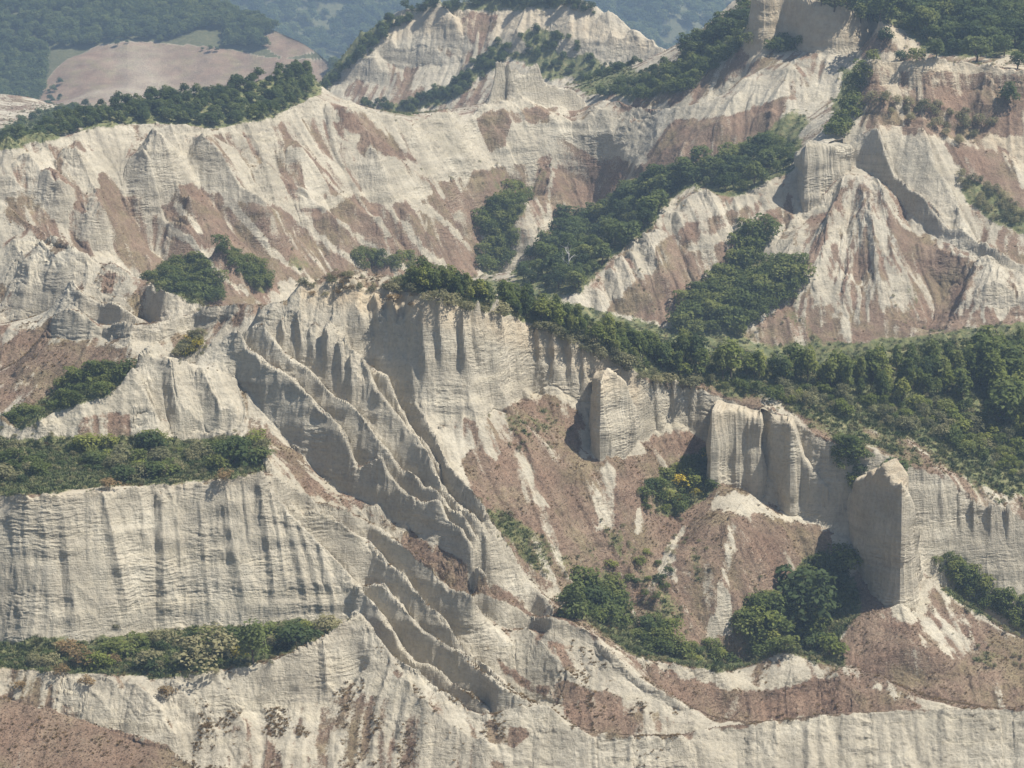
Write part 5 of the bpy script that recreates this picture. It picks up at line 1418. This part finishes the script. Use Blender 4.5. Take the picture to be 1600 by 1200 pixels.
grove([(1050, 588), (1130, 596), (1290, 615), (1420, 632), (1560, 650), (1640, 660), (1790, 680), (1790, 820), (1640, 760), (1560, 740), (1480, 695), (1400, 668), (1280, 645), (1150, 612)], 215, 13,
      [(3, 'shrub', 'green_shrub', 'green shrub on the scrubby slope above the right-hand cliffs', 'shrub'), (1.6, 'grey', 'grey_shrub', 'dull grey-green shrub on the scrubby slope above the right-hand cliffs', 'shrub'), (.5, 'brown', 'dry_shrub', 'dry brown shrub on the scrubby slope above the right-hand cliffs', 'shrub')], 10, 30, 11, 'scrub above the right-hand cliffs', (430, 560), (1, 1.4), stuff='slope_scrub')
grove([(1540, 590), (1620, 580), (1640, 700), (1560, 690)], 14, 14, [(1, 'tree', 'tall_tree', 'tall dark tree at the right edge of the slope wood', 'tree')], 60, 90, 16, 'tall trees at the right edge', (430, 560), (.8, 1.0))
grove([(600, 450), (680, 470), (760, 492), (850, 516), (950, 552), (1000, 588), (1090, 604), (1080, 612), (990, 596), (900, 545), (800, 506), (700, 480)], 45, 15, [(1, 'grey', 'rim_shrub', 'low dark shrub overhanging the rim of the central cliff', 'shrub')], 14, 26, 8, 'shrubs on the central cliff rim', (430, 540), (1.1, 1.6))
grove([(470, 442), (520, 430), (600, 438), (690, 470), (640, 480), (560, 462), (490, 470)], 22, 16, [(1, 'brown', 'dry_shrub', 'small dry shrub on the yellow soil of the massif top', 'shrub'), (1, 'grey', 'grey_shrub', 'small grey-green shrub on the yellow soil of the massif top', 'shrub')], 8, 18, 9, 'shrubs on the massif top', (430, 500), (1, 1.4))
# bowl under the cliffs
grove([(1000, 778), (1030, 735), (1070, 718), (1108, 702), (1112, 770), (1060, 802), (1012, 804)], 30, 17, [(3, 'shrub', 'green_shrub', 'green shrub in the gully against the left side of the broad clay block', 'shrub'), (.4, 'yellow', 'yellow_broom', 'yellow-flowered broom in the gully beside the broad clay block', 'bush')], 14, 26, 9, 'gully shrubs beside the clay block', (420, 520))
grove([(878, 946), (900, 915), (960, 905), (978, 960), (960, 990), (920, 970)], 16, 18, [(1, 'shrub', 'green_shrub', 'dark shrub in the low corner of the grassy bowl', 'shrub')], 26, 44, 12, 'dark shrubs in the low corner of the bowl', (405, 500))
single('cone', 'pointed_tree', 896, 965, 70, 'dark pointed tree in the low corner of the grassy bowl', 'tree', 1.05, 0, (410, 520))
grove([(980, 985), (1040, 970), (1060, 1010), (1100, 1015), (1140, 1020), (1180, 1030), (1130, 1046), (1060, 1036), (1000, 1022)], 26, 19, [(1, 'shrub', 'green_shrub', 'green shrub along the bottom of the grassy bowl behind the clay rim', 'shrub')], 18, 34, 10, 'shrubs along the bottom of the bowl', (405, 500))
grove([(1160, 960), (1200, 930), (1240, 910), (1280, 880), (1320, 880), (1338, 930), (1310, 990), (1312, 1030), (1240, 1020), (1180, 1040), (1160, 1010)], 40, 20, [(1, 'shrub', 'green_shrub', 'green shrub in the thicket at the foot of the clay pillar', 'shrub')], 24, 46, 12, 'thicket at the foot of the clay pillar', (405, 520))
single('oak', 'large_bush', 1262, 990, 118, 'largest dark round bush in the thicket left of the clay pillar', 'bush', .95, 0, (405, 520))
grove([(950, 880), (1000, 860), (1050, 880), (1040, 930), (990, 960), (960, 930)], 14, 21, [(1, 'shrub', 'green_shrub', 'small green shrub scattered on the dry grass of the bowl', 'shrub')], 10, 20, 14, 'scattered shrubs in the bowl', (405, 520))
grove([(1450, 868), (1490, 888), (1545, 928), (1620, 965), (1620, 1000), (1540, 965), (1485, 932)], 40, 22, [(1, 'shrub', 'green_shrub', 'green shrub in the narrow gully right of the clay pillar', 'shrub')], 16, 30, 9, 'gully shrubs right of the pillar', (405, 520), stuff='pillar_gully_scrub')
grove([(1310, 690), (1350, 705), (1352, 760), (1330, 790), (1312, 750)], 14, 23, [(1, 'shrub', 'green_shrub', 'green shrub in the notch between the clay block and the pillar', 'shrub')], 16, 28, 8, 'notch shrubs left of the pillar', (430, 520))
# right-hand cliffs and plateau
grove([(1345, 150), (1420, 160), (1500, 170), (1560, 200), (1520, 240), (1440, 200), (1360, 190)], 22, 24, [(1, 'grey', 'cliff_shrub', 'dark shrub clinging to the brown cliff below the plateau rim', 'shrub')], 12, 26, 16, 'shrubs on the brown plateau cliff', (600, 760), (.8, 1.1))
single('oak', 'lone_tree', 1574, 168, 44, 'lone dark tree on the brown cliff near the right edge', 'tree', .8, 1, (600, 760))
grove([(1302, 215), (1320, 180), (1342, 112), (1346, 130), (1330, 190), (1312, 220)], 18, 25, [(1, 'shrub', 'green_shrub', 'dark shrub in the steep strip down the edge of the brown cliff', 'shrub')], 16, 28, 7, 'shrub strip down the brown cliff edge', (600, 800), stuff='cliff_edge_scrub')
grove([(1495, 272), (1545, 292), (1605, 338), (1605, 372), (1560, 352), (1508, 312)], 26, 26, [(1, 'grey', 'green_shrub', 'low green shrub in the grassy strip behind the long clay wall', 'shrub')], 10, 18, 9, 'low shrubs behind the long clay wall', (600, 760), (1.2, 1.7), stuff='wall_back_scrub')
grove([(1278, 20), (1350, 42), (1390, 40), (1440, 60), (1480, 84), (1620, 92), (1770, 105), (1770, 20), (1620, 20), (1500, 10), (1400, 0), (1290, 2)], 160, 27, [(1, 'oak', 'oak_tree', 'dark oak in the wood on the plateau above the right-hand cliffs', 'tree')], 22, 52, 10, 'oak wood on the plateau', (640, 1100), (.8, 1.25))
grove([(1200, 82), (1225, 64), (1262, 80), (1240, 84)], 10, 28, [(1, 'shrub', 'green_shrub', 'dark shrub at the foot of the tall tuff cliff', 'shrub')], 14, 24, 7, 'shrubs at the foot of the tuff cliff', (680, 900))
for k, (u, v, px) in enumerate([(1365, 96, 22), (1408, 95, 20), (1436, 96, 24), (1462, 96, 32), (1525, 97, 46), (1385, 70, 30), (1590, 108, 30)]):
    single('oak' if px > 28 else 'shrub', 'rim_tree', u, v, px, ['small bush at the left corner of the plateau rim', 'low bush in the pale meadow by the plateau rim', 'bush on the rim right of the meadow', 'round tree on the plateau rim beside the wood', 'tallest dark tree on the plateau rim', 'bushy tree at the bend of the pale track', 'dark tree on the plateau rim at the right edge'][k], 'tree' if px > 28 else 'bush', 1.1, k, (640, 900))
grove([(1005, 158), (1045, 112), (1100, 66), (1165, 30), (1165, 82), (1100, 120), (1060, 150)], 60, 29, [(1, 'shrub', 'green_shrub', 'dark shrub on the rough slope left of the tuff cliff', 'shrub')], 10, 24, 9, 'shrubs left of the tuff cliff', (690, 900), stuff='rough_slope_scrub')
grove([(1060, 95), (1100, 62), (1140, 38), (1170, 12), (1172, 40), (1130, 62), (1080, 95)], 22, 30, [(1, 'oak', 'oak_tree', 'dark tree on the skyline left of the tuff cliff', 'tree')], 18, 34, 8, 'skyline trees left of the tuff cliff', (690, 900))
single('shrub', 'pillar_bush', 1398, 760, 34, 'dark bush growing on top of the clay pillar', 'bush', 1.4, 1, (440, 520), 1.0)

# dead white tree at the edge of the oak wood
def dead_tree(u, v, px):
    g = ground_at([u], [v], ymin=560)[0]
    h = px_h(g[1], px)
    root = bpy.data.objects.new('dead_tree', None); COL.objects.link(root); root.location = g
    root['label'] = 'bare white dead tree standing out against the dark oak wood'; root['category'] = 'tree'
    o = bpy.data.objects.new('trunk', trunk_mesh('dead_trunk', 9, 1.0, .02, 0, M['dead_wood'])); o.parent = root; COL.objects.link(o)
    for k in range(4):
        b_ = bpy.data.objects.new('branch', trunk_mesh('dead_branch', 20 + k, .35, .012, 2, M['dead_wood'])); b_.parent = root; COL.objects.link(b_)
        b_.location = (0, 0, .35 + .14 * k); b_.rotation_euler = (0, .8 if k % 2 else -.8, k * .7)
    root.scale = (h, h, h)
dead_tree(889, 432, 46)

# ------------------------------------------------------------------ scattered cover: grass tufts, far woods
def scatter(name, pts, scale, src, seed=0):
    """points carried by one object; a node group sets a tuft of the source plant on each"""
    me = bpy.data.meshes.new(name); n = len(pts)
    me.vertices.add(n); me.vertices.foreach_set('co', np.ascontiguousarray(pts, np.float32).ravel())
    at = me.attributes.new('size', 'FLOAT', 'POINT'); at.data.foreach_set('value', np.ascontiguousarray(scale, np.float32))
    at = me.attributes.new('turn', 'FLOAT_VECTOR', 'POINT')
    r = np.random.default_rng(seed); rot = np.stack([r.normal(size=n) * .15, r.normal(size=n) * .15, r.uniform(0, 6.283, n)], -1)
    at.data.foreach_set('vector', rot.astype(np.float32).ravel())
    o = bpy.data.objects.new(name, me); COL.objects.link(o); o['kind'] = 'stuff'
    ng = bpy.data.node_groups.new(name + '_nodes', 'GeometryNodeTree')
    ng.interface.new_socket('Geometry', in_out='INPUT', socket_type='NodeSocketGeometry')
    ng.interface.new_socket('Geometry', in_out='OUTPUT', socket_type='NodeSocketGeometry')
    gi, go = ng.nodes.new('NodeGroupInput'), ng.nodes.new('NodeGroupOutput')
    ip = ng.nodes.new('GeometryNodeInstanceOnPoints')
    a1 = ng.nodes.new('GeometryNodeInputNamedAttribute'); a1.data_type = 'FLOAT'; a1.inputs['Name'].default_value = 'size'
    a2 = ng.nodes.new('GeometryNodeInputNamedAttribute'); a2.data_type = 'FLOAT_VECTOR'; a2.inputs['Name'].default_value = 'turn'
    # the source tuft is built right inside the group from mesh data kept on the object's own first point
    oi = ng.nodes.new('GeometryNodeObjectInfo'); oi.inputs['Object'].default_value = src; oi.transform_space = 'ORIGINAL'
    oi.inputs['As Instance'].default_value = True
    e2r = ng.nodes.new('FunctionNodeEulerToRotation')
    L = ng.links
    L.new(gi.outputs[0], ip.inputs['Points']); L.new(oi.outputs['Geometry'], ip.inputs['Instance'])
    L.new(a2.outputs[0], e2r.inputs[0]); L.new(e2r.outputs[0], ip.inputs['Rotation']); L.new(a1.outputs[0], ip.inputs['Scale'])
    L.new(ip.outputs[0], go.inputs[0])
    md = o.modifiers.new('scatter', 'NODES'); md.node_group = ng
    return o

def tuft_mesh(name, seed, n, material, spread=.35, lean=.5, w=.05):
    r = np.random.default_rng(seed)
    V, F = [], []
    for k in range(n):
        t = r.uniform(0, 6.283); q = spread * math.sqrt(r.random()); bx, by = math.cos(t) * q, math.sin(t) * q
        ln = r.uniform(.3, .65); lx, ly = bx * lean * 1.6 + r.normal() * .16, by * lean * 1.6 + r.normal() * .16
        a = r.uniform(0, 3.14); wx, wy = math.cos(a) * w, math.sin(a) * w
        i = len(V)
        V += [(bx - wx, by - wy, -.1), (bx + wx, by + wy, -.1), (bx + lx * .5 + wx, by + ly * .5 + wy, ln * .6), (bx + lx * .5 - wx, by + ly * .5 - wy, ln * .6), (bx + lx * 1.2, by + ly * 1.2, ln)]
        F += [(i, i + 1, i + 2, i + 3), (i + 3, i + 2, i + 4)]
    me = bpy.data.meshes.new(name); me.from_pydata(V, [], F); me.update(); me.materials.append(material)
    return me

def grass_mat(name, stops):
    m, nt, b_ = mat(name)
    P = nt.nodes.new('ShaderNodeNewGeometry').outputs['Position']; oi = nt.nodes.new('ShaderNodeObjectInfo')
    f = mathn(nt, 'ADD', mathn(nt, 'MULTIPLY', noise(nt, P, .35, 3), .8), mathn(nt, 'MULTIPLY', mathn(nt, 'SUBTRACT', oi.outputs['Random'], .5), .5))
    nt.links.new(ramp(nt, f, stops), b_.inputs['Base Color'])
    return m
M['straw'] = grass_mat('dry_grass', [(.15, (.17, .118, .08)), (.4, (.25, .18, .122)), (.62, (.35, .265, .18))])
M['herb'] = grass_mat('green_grass', [(.2, (.08, .105, .04)), (.42, (.13, .155, .06)), (.62, (.23, .22, .10))])

vx, vy, vz = X_.ravel(), Y_.ravel(), Z_.ravel()
def pick(weight, n, seed):
    r = np.random.default_rng(seed)
    w = weight.ravel().astype(np.float64); c = np.cumsum(w); i = np.searchsorted(c, r.uniform(0, c[-1], n))
    i = np.clip(i, 0, len(vx) - 1)
    return np.stack([vx[i] + r.normal(size=n) * .08, vy[i] + r.normal(size=n) * .15, vz[i]], -1), i

# area of each vertex cell so that tufts are even on the ground
area = np.abs(np.gradient(X_, axis=1) * np.gradient(Y_, axis=0)) + 1e-4
near = sstep(640, 430, Y_)
inview = (UV_[0] > -60) & (UV_[0] < 1660) & (UV_[1] < 1260) & VISV
tuft = bpy.data.objects.new('dry_grass_tuft', tuft_mesh('dry_grass_tuft', 1, 16, M['straw'])); COL.objects.link(tuft)
g0 = ground_at([120], [1150])[0]; tuft.location = g0; tuft.scale = (.5,) * 3
tuft['label'] = 'single dry grass tuft on the brown mound at the lower left'; tuft['category'] = 'grass tuft'
cl = sstep(.3, .75, dry + .25 * noise2(X_ / 1.2, Y_ / 1.2, 301)) * inview
p, i = pick(area * cl * (near + .04), 70000, 3)
scatter('dry_grass', p, np.random.default_rng(4).uniform(.12, .27, len(p)), tuft, 5)
herb = bpy.data.objects.new('green_grass_tuft', tuft_mesh('green_grass_tuft', 2, 20, M['herb'], .5, .6, .07)); COL.objects.link(herb)
g0 = ground_at([1500], [745])[0]; herb.location = g0; herb.scale = (.7,) * 3
herb['label'] = 'single green grass tuft on the slope above the right-hand cliff'; herb['category'] = 'grass tuft'
cl = sstep(.3, .8, green) * inview
p, i = pick(area * cl * (near + .15), 34000, 6)
scatter('green_undergrowth', p, np.random.default_rng(7).uniform(.35, .95, len(p)), herb, 8)

# seedlings and low growth that thin out from every thicket
edge = np.clip(greenc, 0, 1) * np.clip(1.1 - greenc, 0, 1) * 4
p, i = pick(area * sstep(.1, .6, edge) * inview * (near * .7 + .3) * sstep(75, 60, ang), 2600, 15)
scatter('low_growth', p, np.random.default_rng(16).uniform(.3, .95, len(p)), FIRST['grey'][1], 17)
# dark dry weeds in loose streaks on the bare clay
weed = bpy.data.objects.new('dry_weed', tuft_mesh('dry_weed', 5, 26, M['leaf_brown'], .35, .5, .06)); COL.objects.link(weed)
g0 = ground_at([640], [1150])[0]; weed.location = g0; weed.scale = (.6,) * 3
weed['label'] = 'single brown weed clump on the pale slope at the bottom of the picture'; weed['category'] = 'weed'
wz = sstep(.05, .45, dry) * sstep(.95, .5, dry) * sstep(58, 46, ang) * inview
wz = wz * sstep(.0, .5, noise2(X_ / 3.5, Y_ / 3.5, 311) + np.clip(-LBV, -1, 1) * .5)
wz = np.maximum(wz, .5 * sstep(.6, .9, dry) * inview * sstep(-.1, .5, noise2(X_ / 2.2, Y_ / 2.2, 313)))
p, i = pick(area * (wz + .012 * sstep(56, 44, ang) * inview * (dryc > .02)) * (near * .8 + .12), 15000, 12)
lower = (UV_[0] > 300) & (UV_[0] < 1060) & (UV_[1] > 1010) & (UV_[1] < 1230) & (Y_ < 412) & VISV & (dry < .8)
lw = lower * sstep(.1, .45, fbm2(X_ / 2.6, Y_ / 2.6, 321, 3) - .3 * np.clip(LBV, -1, 1)) * sstep(62, 50, ang) * (.35 + .65 * sstep(1070, 1120, UV_[1]))
p2_, _ = pick(area * lw, 2600, 22)
p = np.concatenate([p, p2_])
scatter('dry_weeds', p, np.random.default_rng(13).uniform(.16, .5, len(p)), weed, 14)

# far wooded ridge and hill crest behind the long back wall
def far_points(poly, n, seed, yr_):
    S, U = sites(poly, n, seed, 0, yr_, 12)
    return np.array(S)
src = FIRST['oak'][1]
for k_, (nm, kind_, S, sc) in enumerate(LATER):
    P_ = np.array(S); P_[:, 2] -= .15; sc = np.array(sc); sel = np.random.default_rng(k_).random(len(S))
    if nm == 'slope_scrub':
        bright = next(o for o in bpy.data.objects if o.data == CROWN['shrub'][3])
        m1, m2, m3 = sel < .3, (sel >= .3) & (sel < .68), sel >= .68
        scatter('slope_scrub', P_[m1], sc[m1], FIRST['shrub'][1], 90); scatter('slope_bright_scrub', P_[m2], sc[m2], bright, 92); scatter('slope_grey_scrub', P_[m3], sc[m3], FIRST['grey'][1], 91)
    else:
        scatter(nm, P_, sc * 1.1, FIRST['grey' if kind_ == 'grey' else 'shrub'][1], 100 + k_)
OW = far_points([(0, 232), (0, 202), (80, 176), (180, 148), (300, 132), (400, 114), (480, 88), (500, 150), (440, 176), (385, 192), (330, 200), (270, 195), (160, 195), (100, 214)], 400, 41, (660, 1290))
YW = far_points([(490, 150), (560, 80), (600, 36), (640, 14), (700, 8), (760, 0), (850, -2), (900, 10), (940, 24), (930, 30), (880, 18), (760, 12), (660, 22), (610, 60), (560, 100), (520, 140)], 160, 42, (820, 1290))
YS = far_points([(550, 166), (640, 162), (720, 120), (778, 68), (796, 90), (720, 152), (640, 182)], 110, 43, (820, 1290))
YR = far_points([(930, 152), (1000, 118), (1052, 98), (1065, 120), (1000, 158)], 70, 44, (740, 1290))
bowl_shade_scrub = far_points([(775, 70), (850, 42), (890, 70), (950, 102), (1000, 110), (995, 148), (920, 148), (890, 130), (855, 128), (830, 90), (800, 92)], 80, 45, (800, 1290))  # scrub added as a dark backdrop, standing in for shade in the bowl
YR = np.concatenate([YR, bowl_shade_scrub])
for nm, S, a, b2_ in (('far_wood', np.concatenate([OW, YW]), 1.4, 3.9), ('far_scrub_and_bowl_shade', np.concatenate([YS, YR]), 1.6, 3.2)):
    scatter(nm, S, np.random.default_rng(len(S)).uniform(a, b2_, len(S)), src, 9)
print('vegetation', round(time.time() - _t0, 1), len(bpy.data.objects))
# ------------------------------------------------------------------ far hills
def far_hill(name, rows_, nu, nv, seed, cov_fn, rough_amp, matname):
    """a hillside given by its foot and its crest: rows_ = list of (points, distance or slope)"""
    L = at_y(rows_[0][0], rows_[0][1], put=False)
    lines = [L]
    for pts, a in rows_[1:]:
        lines.append(up(lines[-1], pts, a, put=False, sm=20))
    us = np.linspace(max(l.u.min() for l in lines), min(l.u.max() for l in lines), nu)
    V = np.stack([l.at(us)[0] for l in lines]); Yv = np.stack([l.at(us)[1] for l in lines])
    x, y, z = world_pt(np.repeat(us[None], len(lines), 0), V, Yv)
    f = np.linspace(0, len(lines) - 1, nv); k = np.minimum(f.astype(int), len(lines) - 2); t = (f - k)[:, None]
    X = x[k] * (1 - t) + x[k + 1] * t; Y = y[k] * (1 - t) + y[k + 1] * t; Z = z[k] * (1 - t) + z[k + 1] * t
    edge = np.sin(np.linspace(0, math.pi, nv))[:, None] ** .4
    Z = Z + fbm2(X / 90, Y / 90, seed, 4) * rough_amp * edge
    # back side falls away
    Xb, Yb, Zb = X[-1:] * 1.06, Y[-1:] + 120, Z[-1:] - 60
    X, Y, Z = np.concatenate([X, Xb]), np.concatenate([Y, Yb]), np.concatenate([Z, Zb])
    nr = X.shape[0]
    idx = np.arange(nr * nu).reshape(nr, nu)
    q = np.stack([idx[:-1, :-1], idx[:-1, 1:], idx[1:, 1:], idx[1:, :-1]], -1).reshape(-1, 4)
    u_, v_ = to_pix(X, Y, Z)
    cov = cov_fn(X, Y, Z, u_, v_)
    o = sheet(name, np.stack([X, Y, Z], -1).reshape(-1, 3), q, M[matname], np.stack([*cov, np.ones_like(X)], -1).reshape(-1, 4))
    o['kind'] = 'structure'
    return X, Y, Z, u_, v_

FIELD = [(50, 230), (60, 150), (80, 120), (110, 92), (160, 66), (200, 62), (300, 73), (380, 80), (440, 92), (520, 96), (520, 230)]
FIELD2 = [(395, 62), (440, 92), (490, 82), (470, 62), (430, 48)]
def mask_pts(u, v, polys):
    m = np.zeros(u.shape, bool)
    for p in polys:
        n = len(p)
        for a in range(n):
            (ax, ay), (bx, by) = p[a], p[(a + 1) % n]
            if ay == by: continue
            m ^= ((ay > v) != (by > v)) & (u < (bx - ax) * (v - ay) / (by - ay) + ax)
    return m
def cov1(X, Y, Z, u, v):
    wu = u + 8 * noise2(X / 25, Y / 25, 402); wv = v + 5 * noise2(X / 25, Y / 25, 403)
    m = mask_pts(wu, wv, [FIELD, FIELD2])
    st = fbm2((X + Z) / 60, (Y - 2 * Z) / 14, 77, 3)
    return np.where(m, .72 + .5 * st, .25).astype(np.float32), np.where(m, .05, .8).astype(np.float32), np.zeros_like(X, dtype=np.float32)
def cov2(X, Y, Z, u, v):
    z = np.zeros_like(X, dtype=np.float32)
    return z + .2, z + .9, z
H1g = far_hill('far_hill', [([(-260, 235), (560, 190)], 1330), ([(-260, 60), (0, 95), (200, 62), (390, 85), (480, 84), (560, 150)], 17), ([(-260, -190), (0, -150), (150, -100), (260, -50), (330, 5), (380, 30), (430, 48), (470, 66), (492, 80), (560, 135)], 22)], 160, 90, 71, cov1, 14, 'far_ground')
H2g = far_hill('far_hill', [([(-400, 190), (2000, 190)], 2100), ([(-400, -40), (300, -60), (600, -80), (900, -70), (1200, -60), (2000, -60)], 15)], 200, 70, 72, cov2, 40, 'far_ground')
def hill_wood(G, n, seed, test, h0, h1, name):
    X, Y, Z, u, v = G; r = np.random.default_rng(seed)
    i = r.integers(0, X.shape[0] - 2, n); j = r.integers(0, X.shape[1] - 1, n); a, b_ = r.random(n), r.random(n)
    f = lambda A: (A[i, j] * (1 - b_) + A[i, j + 1] * b_) * (1 - a) + (A[i + 1, j] * (1 - b_) + A[i + 1, j + 1] * b_) * a
    x, y, z, uu, vv = map(f, (X, Y, Z, u, v))
    ok = test(uu, vv, x, y)
    p = np.stack([x, y, z], -1)[ok]
    return scatter(name, p, r.uniform(h0, h1, len(p)), src, seed)
hill_wood(H1g, 9000, 51, lambda u, v, x, y: ~mask_pts(u, v, [FIELD, FIELD2]) & (u > -80) & (u < 540) & (v > -40) & ~((u > 70) & (u < 500) & (v > 75)) & (noise2(x / 30, y / 30, 55) > -.55), 3.5, 7.5, 'far_hill_wood')
hill_wood(H1g, 900, 57, lambda u, v, x, y: mask_pts(u, v, [FIELD]) & (u > 50) & (u < 520) & ((v < 82 + 10 * noise2(x / 20, y / 20, 58)) | (u < 95)), 1.5, 4, 'far_field_scrub')
hill_wood(H2g, 5200, 52, lambda u, v, x, y: (((u > 330) & (u < 680)) | ((u > 880) & (u < 1240))) & (v > -40) & (v < 140), 9, 16, 'far_blue_wood')

# ------------------------------------------------------------------ haze: one closed box of thin air
def haze(density):
    bm = bmesh.new()
    lo, hi = Vector((-2200, -30, -60)), Vector((2200, 3900, 190))
    bmesh.ops.create_cube(bm, size=1.0)
    for v in bm.verts: v.co = Vector([lo[k] + (v.co[k] + .5) * (hi[k] - lo[k]) for k in range(3)])
    me = bpy.data.meshes.new('haze'); bm.to_mesh(me); bm.free()
    m = bpy.data.materials.new('haze_air'); m.use_nodes = True
    nt = m.node_tree; nt.nodes.remove(nt.nodes['Principled BSDF'])
    pv = nt.nodes.new('ShaderNodeVolumePrincipled')
    pv.inputs['Color'].default_value = (.56, .76, 1.0, 1); pv.inputs['Density'].default_value = density; pv.inputs['Anisotropy'].default_value = .1
    nt.links.new(pv.outputs[0], nt.nodes['Material Output'].inputs['Volume'])
    me.materials.append(m)
    o = bpy.data.objects.new('haze', me); COL.objects.link(o); o['kind'] = 'stuff'
if HAZE: haze(HAZE)
print('total', round(time.time() - _t0, 1))
